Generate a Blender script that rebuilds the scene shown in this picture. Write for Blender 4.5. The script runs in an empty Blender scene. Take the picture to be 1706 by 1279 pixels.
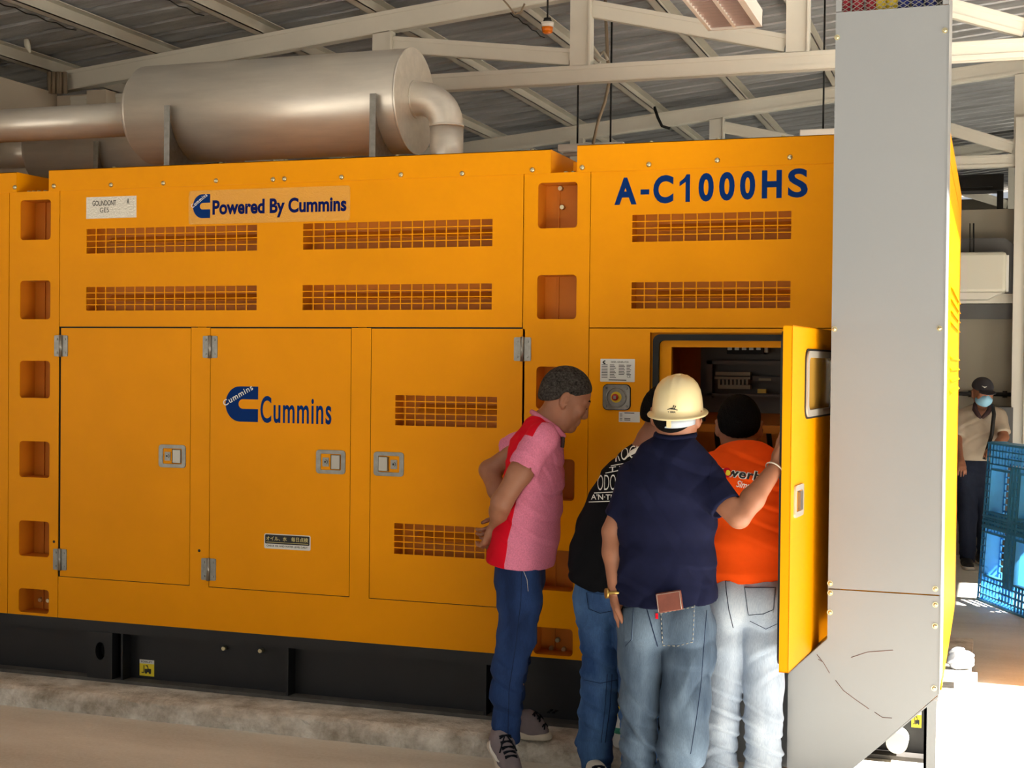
import bpy, bmesh, math, random
import numpy as np
from mathutils import Vector, Matrix
from mathutils.bvhtree import BVHTree
from mathutils.geometry import tessellate_polygon

random.seed(7)
S = bpy.context.scene
COL = S.collection
PI = math.pi

# ------------------------------------------------------------------ camera
# metres; the generator's long side is the plane Y = 5.92, floor Z = 0
F_PX, W_PX, H_PX = 2325.0, 1706.0, 1279.0
YAW, PITCH, ROLL, EYE = math.radians(18.95), math.radians(-0.894), math.radians(0.5895), 1.71
_f = np.array([-math.sin(YAW) * math.cos(PITCH), math.cos(YAW) * math.cos(PITCH), math.sin(PITCH)])
_r0 = np.array([math.cos(YAW), math.sin(YAW), 0.0])
_u0 = np.cross(_r0, _f)
_r = math.cos(ROLL) * _r0 + math.sin(ROLL) * _u0
_u = -math.sin(ROLL) * _r0 + math.cos(ROLL) * _u0
cam_data = bpy.data.cameras.new('camera')
cam_data.sensor_width = 36.0
cam_data.lens = 36.0 * F_PX / W_PX
cam_data.clip_end = 300
cam = bpy.data.objects.new('camera', cam_data)
COL.objects.link(cam)
cam.matrix_world = Matrix(((_r[0], _u[0], -_f[0], 0), (_r[1], _u[1], -_f[1], 0), (_r[2], _u[2], -_f[2], EYE), (0, 0, 0, 1)))
S.camera = cam

# ------------------------------------------------------------------ world, sun, exposure
w = bpy.data.worlds.new('sky'); S.world = w; w.use_nodes = True
nt = w.node_tree
sky = nt.nodes.new('ShaderNodeTexSky')
sky.sky_type = 'HOSEK_WILKIE'
sky.turbidity = 4.0
sky.ground_albedo = 0.4
sky.sun_direction = (0.722, 0.0, 0.692)
mixs = nt.nodes.new('ShaderNodeMixRGB'); mixs.inputs[0].default_value = 0.72
mixs.inputs[2].default_value = (0.91, 0.95, 1.0, 1)
nt.links.new(sky.outputs[0], mixs.inputs[1])
bg = nt.nodes['Background']
bg.inputs['Strength'].default_value = 0.88
nt.links.new(mixs.outputs[0], bg.inputs['Color'])

sun_data = bpy.data.lights.new('sun', 'SUN')
sun_data.energy = 48.0
sun_data.angle = math.radians(0.8)
sun_data.color = (1.0, 0.97, 0.92)
sun = bpy.data.objects.new('sun', sun_data); COL.objects.link(sun)
sun.rotation_euler = Vector((0.722, 0.0, 0.692)).to_track_quat('Z', 'Y').to_euler()

S.view_settings.view_transform = 'Standard'
S.view_settings.look = 'None'
S.view_settings.gamma = 1.0
S.view_settings.use_curve_mapping = False
S.view_settings.exposure = -0.44

# ------------------------------------------------------------------ measuring helpers
def at(px, py, Y=None, X=None, Z=None):
    """point of the place seen at photograph pixel (px, py) that lies on one known plane"""
    d = _f + (px - W_PX / 2) / F_PX * _r - (py - H_PX / 2) / F_PX * _u
    if Y is not None: t = Y / d[1]
    elif X is not None: t = X / d[0]
    else: t = (Z - EYE) / d[2]
    return np.array([d[0] * t, d[1] * t, d[2] * t + EYE])

# ------------------------------------------------------------------ materials
def lin(c):
    return tuple(((x / 255) / 12.92 if x / 255 <= 0.04045 else ((x / 255 + 0.055) / 1.055) ** 2.4) for x in c)

def mat(name, rgb, rough=0.5, metal=0.0, var=0.0, vscale=8.0, bump=0.0, bscale=60.0, coat=0.0, rgb2=None, spec=None, alpha=None, stretch=None):
    m = bpy.data.materials.new(name); m.use_nodes = True
    t = m.node_tree; b = t.nodes['Principled BSDF']
    c = lin(rgb) + (1,)
    b.inputs['Base Color'].default_value = c
    b.inputs['Roughness'].default_value = rough
    b.inputs['Metallic'].default_value = metal
    if spec is not None: b.inputs['Specular IOR Level'].default_value = spec
    if spec is None and rough >= 0.8: b.inputs['Specular IOR Level'].default_value = 0.15
    if coat: b.inputs['Coat Weight'].default_value = coat; b.inputs['Coat Roughness'].default_value = 0.15
    tc = None
    if var or bump:
        tc = t.nodes.new('ShaderNodeTexCoord').outputs['Object']
        if stretch:
            mp = t.nodes.new('ShaderNodeMapping'); mp.inputs['Scale'].default_value = stretch
            t.links.new(tc, mp.inputs['Vector']); tc = mp.outputs['Vector']
    if var:
        n = t.nodes.new('ShaderNodeTexNoise'); n.inputs['Scale'].default_value = vscale
        n.inputs['Detail'].default_value = 6; n.inputs['Roughness'].default_value = 0.6
        t.links.new(tc, n.inputs['Vector'])
        rp = t.nodes.new('ShaderNodeValToRGB')
        rp.color_ramp.elements[0].position = 0.3; rp.color_ramp.elements[1].position = 0.7
        lo = tuple(x * (1 - var) for x in c[:3]) + (1,)
        hi = (lin(rgb2) + (1,)) if rgb2 else tuple(min(1, x * (1 + var)) for x in c[:3]) + (1,)
        rp.color_ramp.elements[0].color = lo; rp.color_ramp.elements[1].color = hi
        t.links.new(n.outputs['Fac'], rp.inputs[0]); t.links.new(rp.outputs[0], b.inputs['Base Color'])
    if bump:
        n2 = t.nodes.new('ShaderNodeTexNoise'); n2.inputs['Scale'].default_value = bscale
        n2.inputs['Detail'].default_value = 4
        t.links.new(tc, n2.inputs['Vector'])
        bp = t.nodes.new('ShaderNodeBump'); bp.inputs['Strength'].default_value = bump; bp.inputs['Distance'].default_value = 0.01
        t.links.new(n2.outputs['Fac'], bp.inputs['Height']); t.links.new(bp.outputs['Normal'], b.inputs['Normal'])
    return m

M = {}
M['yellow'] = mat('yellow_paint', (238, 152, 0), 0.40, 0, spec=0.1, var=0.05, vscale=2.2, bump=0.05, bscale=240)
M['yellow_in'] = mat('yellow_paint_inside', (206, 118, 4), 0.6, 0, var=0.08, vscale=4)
M['film'] = mat('glossy_sticker_film', (226, 158, 44), 0.25, 0, bump=0.35, bscale=160)
M['silver_stk'] = mat('silver_sticker', (214, 206, 190), 0.2, 0.25, bump=0.25, bscale=120)
M['white_stk'] = mat('white_sticker', (222, 220, 214), 0.4)
M['blue_ink'] = mat('blue_lettering', (0, 44, 108), 0.5, spec=0.08)
M['navy_ink'] = mat('navy_lettering', (4, 20, 84), 0.5, spec=0.08)
M['black_ink'] = mat('black_print', (14, 14, 16), 0.5)
M['white_ink'] = mat('white_print', (232, 230, 222), 0.5)
M['gold_ink'] = mat('pale_gold_print', (214, 196, 130), 0.5)
M['lemon'] = mat('lemon_sticker', (238, 212, 36), 0.4)
M['dusty_steel'] = mat('dusty_black_steel', (84, 80, 76), 0.7, 0, var=0.3, vscale=9)
M['black_steel'] = mat('black_steel_paint', (17, 17, 19), 0.5, 0, var=0.35, vscale=5, bump=0.05)
M['rubber'] = mat('black_rubber', (16, 16, 16), 0.7)
M['steel'] = mat('galvanised_steel', (140, 138, 132), 0.38, 0.7, var=0.18, vscale=30)
M['bright_steel'] = mat('bright_steel', (206, 200, 190), 0.35, 0.5)
M['chrome'] = mat('polished_steel', (150, 146, 138), 0.3, 0.85)
M['bolt'] = mat('zinc_bolt', (206, 196, 160), 0.3, 0.9)
M['alu'] = mat('aluminium_skin', (228, 222, 212), 0.36, 0.55, var=0.08, vscale=3, bump=0.03, bscale=20, stretch=(1, 6, 6))
M['beam'] = mat('cream_beam_paint', (224, 220, 208), 0.5, 0, var=0.06, vscale=2)
M['purlin'] = mat('grey_purlin_paint', (204, 198, 184), 0.5, 0, var=0.08, vscale=2)
M['foil'] = mat('roof_foil', (182, 184, 188), 0.38, 0.4, var=0.3, vscale=2.5, bump=1.0, bscale=26, stretch=(0.6, 2.5, 1))
M['white_wall'] = mat('white_wall_paint', (206, 194, 176), 0.8, 0, var=0.03, vscale=1)
M['grey_wall'] = mat('beige_back_wall', (160, 154, 140), 0.85, 0, var=0.05, vscale=1)
M['duct'] = mat('light_grey_powder_coat', (130, 132, 135), 0.3, 0, spec=0.9, var=0.03, vscale=1.5, bump=0.03, bscale=300)
M['dark_duct'] = mat('dark_grey_duct', (92, 92, 92), 0.6, 0, var=0.06)
M['offwhite'] = mat('offwhite_plastic', (220, 216, 200), 0.45)
M['lamp_white'] = mat('white_lamp_enamel', (238, 232, 224), 0.4)
M['louvre'] = mat('polished_lamp_louvre', (226, 204, 196), 0.25, 0.6)
M['skin'] = mat('skin', (150, 98, 72), 0.55, 0, var=0.08, vscale=14, bump=0.05, bscale=180)
M['skin_dark'] = mat('skin_tan', (134, 86, 64), 0.55, 0, var=0.08, vscale=14, bump=0.05, bscale=180)
M['hair'] = mat('black_hair', (10, 8, 8), 0.75, 0, spec=0.08, bump=0.8, bscale=220)
M['hair_grey'] = mat('greying_hair', (20, 18, 18), 0.75, 0, spec=0.08, var=0.4, vscale=110, rgb2=(84, 78, 74), bump=0.9, bscale=240)
M['helmet'] = mat('cream_helmet_shell', (212, 194, 150), 0.3, 0, coat=0.4)
M['strap_grey'] = mat('grey_helmet_cradle', (168, 176, 186), 0.6)
M['navy'] = mat('navy_polo_cloth', (15, 18, 44), 0.9, 0, var=0.12, vscale=30, bump=0.12, bscale=420)
M['black_tee'] = mat('black_tee_cloth', (12, 12, 16), 0.9, 0, var=0.15, vscale=20, bump=0.12, bscale=400)
M['orange'] = mat('orange_tee_cloth', (242, 80, 8), 0.85, 0, var=0.06, vscale=10, bump=0.1, bscale=400)
M['red'] = mat('red_polo_cloth', (196, 10, 34), 0.8, 0, var=0.08, vscale=18, bump=0.12, bscale=420)
M['pink'] = mat('heather_pink_cloth', (208, 120, 148), 0.85, 0, var=0.16, vscale=160, bump=0.15, bscale=420)
M['lilac'] = mat('lilac_collar_cloth', (196, 184, 200), 0.8)
M['beige_polo'] = mat('beige_polo_cloth', (182, 166, 146), 0.85, 0, var=0.06, vscale=10)
M['maroon'] = mat('dark_collar_cloth', (70, 52, 52), 0.8)
M['mask'] = mat('blue_mask_cloth', (150, 200, 226), 0.75)
M['cap'] = mat('charcoal_cap_cloth', (66, 64, 68), 0.8)
M['leather'] = mat('brown_leather', (112, 58, 44), 0.4, 0, var=0.15, vscale=30)
M['gold'] = mat('gold_watch', (190, 156, 86), 0.3, 0.8)
M['shoe_grey'] = mat('grey_shoe_cloth', (128, 118, 122), 0.8, 0, var=0.08, vscale=20)
M['sole'] = mat('offwhite_rubber_sole', (206, 196, 180), 0.6)
M['lace'] = mat('black_lace', (16, 20, 28), 0.8)
M['blue_plastic'] = mat('blue_pallet_plastic', (66, 156, 212), 0.45, 0, var=0.1, vscale=6)
M['amber'] = mat('amber_lens', (236, 122, 20), 0.25)
M['glass'] = mat('dusty_window_glass', (196, 150, 66), 0.15)
M['cable_red'] = mat('red_cable_sheath', (150, 24, 44), 0.5)
M['cable_yellow'] = mat('yellow_cable_sheath', (198, 172, 36), 0.5)
M['cable_blue'] = mat('blue_cable_sheath', (26, 40, 118), 0.5)
M['cable_black'] = mat('black_cable_sheath', (24, 22, 22), 0.6)
M['estop_yellow'] = mat('yellow_switch_ring', (226, 190, 30), 0.4)
M['estop_red'] = mat('red_push_button', (170, 20, 18), 0.35)
M['conduit'] = mat('beige_conduit', (150, 132, 110), 0.5)
M['terminal'] = mat('beige_terminal_plastic', (150, 138, 110), 0.5)
M['cab_grey'] = mat('grey_cabinet_tray', (96, 90, 84), 0.6)
M['bottle_green'] = mat('green_bottle_label', (40, 140, 110), 0.5)
M['bag_white'] = mat('white_plastic_bag', (226, 232, 240), 0.4)

def concrete(name, a, b_, rough=0.85, bump=0.25, scale=1.2, big=(0.5, 1.4, 1)):
    m = bpy.data.materials.new(name); m.use_nodes = True
    t = m.node_tree; p = t.nodes['Principled BSDF']; p.inputs['Roughness'].default_value = rough
    tc = t.nodes.new('ShaderNodeTexCoord'); mp = t.nodes.new('ShaderNodeMapping'); mp.inputs['Scale'].default_value = big
    t.links.new(tc.outputs['Object'], mp.inputs['Vector'])
    n1 = t.nodes.new('ShaderNodeTexNoise'); n1.inputs['Scale'].default_value = scale; n1.inputs['Detail'].default_value = 8; n1.inputs['Roughness'].default_value = 0.62
    t.links.new(mp.outputs[0], n1.inputs['Vector'])
    rp = t.nodes.new('ShaderNodeValToRGB')
    rp.color_ramp.elements[0].position = 0.32; rp.color_ramp.elements[1].position = 0.68
    rp.color_ramp.elements[0].color = lin(a) + (1,); rp.color_ramp.elements[1].color = lin(b_) + (1,)
    t.links.new(n1.outputs['Fac'], rp.inputs[0])
    n2 = t.nodes.new('ShaderNodeTexNoise'); n2.inputs['Scale'].default_value = 60; n2.inputs['Detail'].default_value = 5
    t.links.new(tc.outputs['Object'], n2.inputs['Vector'])
    mx = t.nodes.new('ShaderNodeMixRGB'); mx.blend_type = 'OVERLAY'; mx.inputs[0].default_value = 0.25
    t.links.new(rp.outputs[0], mx.inputs[1]); t.links.new(n2.outputs['Fac'], mx.inputs[2])
    t.links.new(mx.outputs[0], p.inputs['Base Color'])
    bp = t.nodes.new('ShaderNodeBump'); bp.inputs['Strength'].default_value = bump; bp.inputs['Distance'].default_value = 0.01
    t.links.new(n2.outputs['Fac'], bp.inputs['Height']); t.links.new(bp.outputs[0], p.inputs['Normal'])
    return m
M['floor'] = concrete('smooth_concrete_floor', (198, 193, 180), (232, 229, 218), 0.6, 0.12)
M['kerb'] = concrete('rough_concrete_plinth', (158, 146, 128), (240, 234, 222), 0.95, 1.0, 7.0, (1, 1, 1))
M['outside'] = concrete('outdoor_concrete_yard', (170, 160, 146), (196, 186, 172), 0.9, 0.2)

def denim(name, dark, light, fade=0.5, fscale=5.0):
    m = bpy.data.materials.new(name); m.use_nodes = True
    t = m.node_tree; p = t.nodes['Principled BSDF']; p.inputs['Roughness'].default_value = 0.9
    p.inputs['Specular IOR Level'].default_value = 0.2
    tc = t.nodes.new('ShaderNodeTexCoord')
    mp = t.nodes.new('ShaderNodeMapping'); mp.inputs['Scale'].default_value = (1.6, 1.6, 0.5)
    t.links.new(tc.outputs['Object'], mp.inputs['Vector'])
    n1 = t.nodes.new('ShaderNodeTexNoise'); n1.inputs['Scale'].default_value = fscale; n1.inputs['Detail'].default_value = 3
    t.links.new(mp.outputs[0], n1.inputs['Vector'])
    mp2 = t.nodes.new('ShaderNodeMapping'); mp2.inputs['Scale'].default_value = (420, 420, 40)
    t.links.new(tc.outputs['Object'], mp2.inputs['Vector'])
    n2 = t.nodes.new('ShaderNodeTexNoise'); n2.inputs['Scale'].default_value = 1.0; n2.inputs['Detail'].default_value = 2
    t.links.new(mp2.outputs[0], n2.inputs['Vector'])
    rp = t.nodes.new('ShaderNodeValToRGB'); rp.color_ramp.elements[0].position = 0.5 - fade / 3; rp.color_ramp.elements[1].position = 0.5 + fade / 3
    rp.color_ramp.elements[0].color = lin(dark) + (1,); rp.color_ramp.elements[1].color = lin(light) + (1,)
    t.links.new(n1.outputs['Fac'], rp.inputs[0])
    mx = t.nodes.new('ShaderNodeMixRGB'); mx.blend_type = 'OVERLAY'; mx.inputs[0].default_value = 0.35
    t.links.new(rp.outputs[0], mx.inputs[1]); t.links.new(n2.outputs['Fac'], mx.inputs[2])
    t.links.new(mx.outputs[0], p.inputs['Base Color'])
    bp = t.nodes.new('ShaderNodeBump'); bp.inputs['Strength'].default_value = 0.2; bp.inputs['Distance'].default_value = 0.002
    t.links.new(n2.outputs['Fac'], bp.inputs['Height']); t.links.new(bp.outputs[0], p.inputs['Normal'])
    return m
M['jeans_indigo'] = denim('dark_indigo_denim', (22, 38, 74), (40, 64, 112))
M['jeans_blue'] = denim('mid_blue_denim', (38, 64, 108), (78, 112, 156))
M['jeans_grey'] = denim('washed_grey_blue_denim', (52, 66, 84), (98, 114, 132))
M['jeans_pale'] = denim('pale_grey_denim', (152, 166, 186), (194, 204, 218))
M['trousers_dark'] = denim('dark_navy_trousers', (26, 30, 44), (40, 46, 62))
M['stitch'] = mat('denim_seam_stitching', (26, 36, 62), 0.9)
M['stitch_pale'] = mat('pale_seam_stitching', (176, 170, 158), 0.9)

# ------------------------------------------------------------------ mesh helpers
ORG = {}
def empty(name, loc, label=None, cat=None, group=None):
    o = bpy.data.objects.new(name, None); COL.objects.link(o); o.location = loc; o.empty_display_size = 0.1
    ORG[o.name] = np.array(loc, float); o['_d'] = 0; del o['_d']
    if label: o['label'] = label
    if cat: o['category'] = cat
    if group: o['group'] = group
    return o
def tag(o, label=None, cat=None, group=None, kind=None):
    if label: o['label'] = label
    if cat: o['category'] = cat
    if group: o['group'] = group
    if kind: o['kind'] = kind
    return o
def place(name, me, m, parent=None, origin=None, smooth=False):
    """link mesh data (given in world coordinates relative to origin) as one object"""
    o = bpy.data.objects.new(name, me); COL.objects.link(o)
    if m is not None and not me.materials:
        for mm in (m if isinstance(m, (list, tuple)) else [m]): me.materials.append(mm)
    if smooth and len(me.polygons): me.polygons.foreach_set('use_smooth', [True] * len(me.polygons))
    if parent is not None:
        o.parent = parent
        ORG[o.name] = ORG[parent.name] if origin is None else np.array(origin, float)
        if origin is not None: o.location = Vector(np.array(origin) - ORG[parent.name])
    else:
        ORG[o.name] = np.array(origin if origin is not None else (0, 0, 0), float)
        o.location = Vector(ORG[o.name])
    return o

class MB:
    def __init__(s): s.v = []; s.f = []; s.sm = []; s.mi = []
    def add(s, vs, fs, smooth=False, mi=0):
        k = len(s.v); s.v += [tuple(map(float, q)) for q in vs]
        for f in fs: s.f.append(tuple(i + k for i in f)); s.sm.append(smooth); s.mi.append(mi)
        return s
    def box(s, x0, x1, y0, y1, z0, z1, mi=0):
        vs = [(x, y, z) for z in (z0, z1) for y in (y0, y1) for x in (x0, x1)]
        return s.add(vs, [(0, 2, 3, 1), (4, 5, 7, 6), (0, 1, 5, 4), (2, 6, 7, 3), (0, 4, 6, 2), (1, 3, 7, 5)], mi=mi)
    def obox(s, c, ax, ay, az, mi=0):
        c, ax, ay, az = map(lambda q: np.array(q, float), (c, ax, ay, az))
        vs = [c + i * ax + j * ay + k * az for k in (-1, 1) for j in (-1, 1) for i in (-1, 1)]
        return s.add(vs, [(0, 2, 3, 1), (4, 5, 7, 6), (0, 1, 5, 4), (2, 6, 7, 3), (0, 4, 6, 2), (1, 3, 7, 5)], mi=mi)
    def bar(s, p, q, w, h, up=(0, 0, 1)):
        p = np.array(p, float); q = np.array(q, float); d = q - p; L = np.linalg.norm(d); d /= L
        sd = np.cross(d, up); sd /= np.linalg.norm(sd); u2 = np.cross(sd, d)
        return s.obox((p + q) / 2, d * L / 2, sd * w / 2, u2 * h / 2)
    def tube(s, pts, r, n=10, caps=True, mi=0):
        pts = [np.array(p, float) for p in pts]; rr = r if isinstance(r, (list, tuple)) else [r] * len(pts)
        rings = []; prev = None
        for i, p in enumerate(pts):
            if i == 0: d = pts[1] - p
            elif i == len(pts) - 1: d = p - pts[i - 1]
            else:
                d = (pts[i + 1] - p) / np.linalg.norm(pts[i + 1] - p) + (p - pts[i - 1]) / np.linalg.norm(p - pts[i - 1])
            d = d / np.linalg.norm(d)
            if prev is None:
                a = np.array((0, 0, 1.0)) if abs(d[2]) < 0.9 else np.array((1.0, 0, 0))
                e1 = np.cross(d, a); e1 /= np.linalg.norm(e1)
            else:
                e1 = prev - d * np.dot(prev, d); e1 /= np.linalg.norm(e1)
            e2 = np.cross(d, e1); prev = e1
            rings.append([p + rr[i] * (math.cos(2 * PI * j / n) * e1 + math.sin(2 * PI * j / n) * e2) for j in range(n)])
        vs = [q for R_ in rings for q in R_]; fs = []
        for i in range(len(rings) - 1):
            for j in range(n):
                fs.append((i * n + j, i * n + (j + 1) % n, (i + 1) * n + (j + 1) % n, (i + 1) * n + j))
        k = len(s.v); s.add(vs, fs, True, mi)
        if caps:
            s.f.append(tuple(k + j for j in range(n))[::-1]); s.sm.append(False); s.mi.append(mi)
            b = k + (len(rings) - 1) * n
            s.f.append(tuple(b + j for j in range(n))); s.sm.append(False); s.mi.append(mi)
        return s
    def cyl(s, p, q, r0, r1=None, n=16, mi=0): return s.tube([p, q], [r0, r0 if r1 is None else r1], n, True, mi)
    def plate(s, outer, holes, fn, th, mi=0):
        """2-D outline with holes; fn(u, v, w) maps to the world, w = 0 front .. th back"""
        loops = [list(outer)] + [list(h) for h in holes]
        tri = tessellate_polygon([[Vector((p[0], p[1], 0)) for p in L] for L in loops])
        flat = [p for L in loops for p in L]; n = len(flat)
        vs = [fn(p[0], p[1], 0) for p in flat] + [fn(p[0], p[1], th) for p in flat]
        fs = []
        for t in tri:
            a, b, c = [np.array(flat[i]) for i in t]
            if (b[0] - a[0]) * (c[1] - a[1]) - (b[1] - a[1]) * (c[0] - a[0]) < 0: t = t[::-1]
            fs.append(tuple(t)); fs.append(tuple(i + n for i in t[::-1]))
        k = 0
        for L in loops:
            m_ = len(L)
            for i in range(m_):
                a, b = k + i, k + (i + 1) % m_; fs.append((a, a + n, b + n, b))
            k += m_
        return s.add(vs, fs, mi=mi)
    def mesh(s, name, origin=(0, 0, 0)):
        me = bpy.data.meshes.new(name)
        v = np.array(s.v, float).reshape(-1, 3) - np.array(origin, float)
        me.from_pydata([tuple(q) for q in v], [], s.f)
        me.polygons.foreach_set('use_smooth', s.sm); me.polygons.foreach_set('material_index', s.mi)
        bm = bmesh.new(); bm.from_mesh(me); bmesh.ops.recalc_face_normals(bm, faces=bm.faces); bm.to_mesh(me); bm.free()
        me.update(); return me
    def build(s, name, m, parent=None, origin=None, bevel=0.0, seg=2):
        if parent is not None: org = ORG[parent.name] if origin is None else np.array(origin, float)
        else: org = np.array(origin if origin is not None else (0, 0, 0), float)
        o = place(name, s.mesh(name, org), m, parent, None if (parent is not None and origin is None) else org)
        if bevel:
            b = o.modifiers.new('bevel', 'BEVEL'); b.width = bevel; b.segments = seg; b.limit_method = 'ANGLE'; b.angle_limit = 0.7
        return o

def struct(o): o['kind'] = 'structure'; return o
def rrect(x0, x1, z0, z1, r=0.0, n=4):
    if r <= 0: return [(x0, z0), (x1, z0), (x1, z1), (x0, z1)]
    out = []
    for cx, cz, a0 in ((x1 - r, z0 + r, -90), (x1 - r, z1 - r, 0), (x0 + r, z1 - r, 90), (x0 + r, z0 + r, 180)):
        for i in range(n + 1):
            a = math.radians(a0 + 90 * i / n); out.append((cx + r * math.cos(a), cz + r * math.sin(a)))
    return out
def ymap(y0): return lambda u, v, w_: (u, y0 + w_, v)

def text_outline(body, bold=0.0, spacing=1.0, shear=0.0):
    cu = bpy.data.curves.new('lettering', 'FONT'); cu.body = body; cu.size = 1.0; cu.offset = bold; cu.resolution_u = 5
    cu.space_character = spacing; cu.shear = shear
    ob = bpy.data.objects.new('lettering', cu)
    me = bpy.data.meshes.new_from_object(ob)
    bpy.data.objects.remove(ob); bpy.data.curves.remove(cu)
    v = np.array([q.co[:] for q in me.vertices]).reshape(-1, 3); f = [tuple(p.vertices) for p in me.polygons]
    bpy.data.meshes.remove(me)
    return v, f
def text_rect(body, x0, x1, z0, z1, bold=0.0, spacing=1.0, shear=0.0):
    """letters fitted to a rectangle of a vertical plane: 2-D points and faces"""
    v, f = text_outline(body, bold, spacing, shear)
    a, b = v[:, :2].min(0), v[:, :2].max(0)
    u = (v[:, 0] - a[0]) / (b[0] - a[0]) * (x1 - x0) + x0; z = (v[:, 1] - a[1]) / (b[1] - a[1]) * (z1 - z0) + z0
    return u, z, f
def lettering(name, body, x0, x1, z0, z1, m, parent, y, bold=0.0, spacing=1.0, shear=0.0, rise=0.0):
    u, z, f = text_rect(body, x0, x1, z0, z1, bold, spacing, shear)
    b = MB(); b.add([(a, y, c + rise * (a - x0) / (x1 - x0)) for a, c in zip(u, z)], f)
    return b.build(name, m, parent)
# ------------------------------------------------------------------ the hall
def roof_z(x): return 4.01 + 0.1 * (x + 4.015)      # top of the sloping chords
b = MB(); b.box(-14, 14, -8, 24, -0.3, 0.0); struct(b.build('floor', M['floor']))
b = MB(); b.box(-60, 60, -60, -8.02, -0.32, -0.02); b.box(14.02, 60, -8, 60, -0.32, -0.02); b.box(-60, -14.02, -8, 60, -0.32, -0.02); b.box(-14, 14, 24.02, 60, -0.32, -0.02)
struct(b.build('trim_1', M['outside']))
# ribbed roof sheet lined with foil, ribs run up the slope
b = MB(); prof = []
y = -7.0
while y < 24.0:
    prof += [(y, 0.0), (y + 0.17, 0.0), (y + 0.185, 0.03), (y + 0.215, 0.03), (y + 0.23, 0.0)]
    y += 0.25
prof.append((24.0, 0.0)); n = len(prof)
vs = []
for x in (-7.2, 2.05):
    for (yy, h) in prof: vs.append((x, yy, roof_z(x) + 0.115 + h))
b.add(vs, [(i, i + 1, n + i + 1, n + i) for i in range(n - 1)])
o = b.build('ceiling', M['foil']); struct(o)
sol = o.modifiers.new('thick', 'SOLIDIFY'); sol.thickness = 0.012; sol.offset = 1
# walls
XW = -6.42
b = MB(); b.box(XW - 0.15, XW, 4.6, 8.5, 0, 3.62); struct(b.build('wall_left', M['white_wall']))
b = MB(); b.box(-7.25, -7.1, 5.0, 23.8, 0, 3.82); struct(b.build('wall_outer_added', M['grey_wall']))  # added wall darkens the gap above the left wall, cut short for light
b = MB(); b.box(XW, -6.02, 8.5, 8.7, 0, 3.60); struct(b.build('trim_2', M['white_wall']))
b = MB(); b.box(-6.08, -5.92, 8.38, 8.5, 3.47, 3.60); struct(b.build('trim_3', M['white_wall']))
b = MB(); b.box(-9, 1.9, 13.3, 13.5, 0, 3.13); struct(b.build('wall_back', M['grey_wall']))
b = MB(); b.box(-9, 1.9, 23.6, 23.8, 0, 4.4); struct(b.build('wall_far', M['grey_wall']))
b = MB(); Q0, Q1 = 1.9, 2.1                   # unseen right wall; doorways shaped, and far opening added, to steer the sunlight
b.box(Q0, Q1, 7.95, 10.3, 0, 4.7); b.box(Q0, Q1, 11.6, 15.0, 0, 4.7); b.box(Q0, Q1, 17.0, 23.8, 0, 4.7); b.box(Q0, Q1, 15.0, 17.0, 1.9, 4.7); b.box(Q0, Q1, -7, .8, 0, 4.7)
b.box(Q0, Q1, .8, 5.08, 3.05, 4.7); b.box(Q0, Q1, 5.08, 5.5, 2.2, 4.7); b.box(Q0, Q1, 5.5, 7.95, 4.56, 4.7); b.box(Q0, Q1, 10.3, 11.6, 2.2, 4.7)
struct(b.build('wall_right', M['grey_wall']))
b = MB(); b.box(-.2, 2.1, -7.2, -7.0, 0, 4.7); struct(b.build('wall_light_block', M['grey_wall']))  # unseen wall piece added to hold back light from the right front
# plinth with a chipped front edge, and the sub-divided front
b = MB(); nx = 260; rows = []
x0k, x1k = -9.0, -0.078
rng = random.Random(3)
def chip(x, s): return 0.5 * math.sin(x * 7.3 + s) + 0.3 * math.sin(x * 23.1 + 2 * s) + 0.35 * math.sin(x * 57 + s * 3)
for i in range(nx + 1):
    x = x0k + (x1k - x0k) * i / nx
    e = 0.012 * chip(x, 1.0) + rng.uniform(-.006, .006); e2 = 0.010 * chip(x, 4.0) + rng.uniform(-.006, .006)
    rows.append([(x, 8.75, 0.0), (x, 8.75, 0.09), (x, 5.78, 0.09), (x, 5.715 + e * .5, 0.089), (x, 5.688 + e, 0.077 + .3 * e), (x, 5.672 + e2, 0.055), (x, 5.664 + e2 * .6, 0.03), (x, 5.658 + .004 * chip(x, 7), 0.0)])
k = len(rows[0]); vs = [q for r_ in rows for q in r_]
fs = [(i * k + j, (i + 1) * k + j, (i + 1) * k + j + 1, i * k + j + 1) for i in range(nx) for j in range(k - 1)]
fs += [tuple(range(k)), tuple(nx * k + j for j in range(k))[::-1]]
b.add(vs, fs); o = b.build('trim_4', M['kerb']); struct(o)

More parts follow.
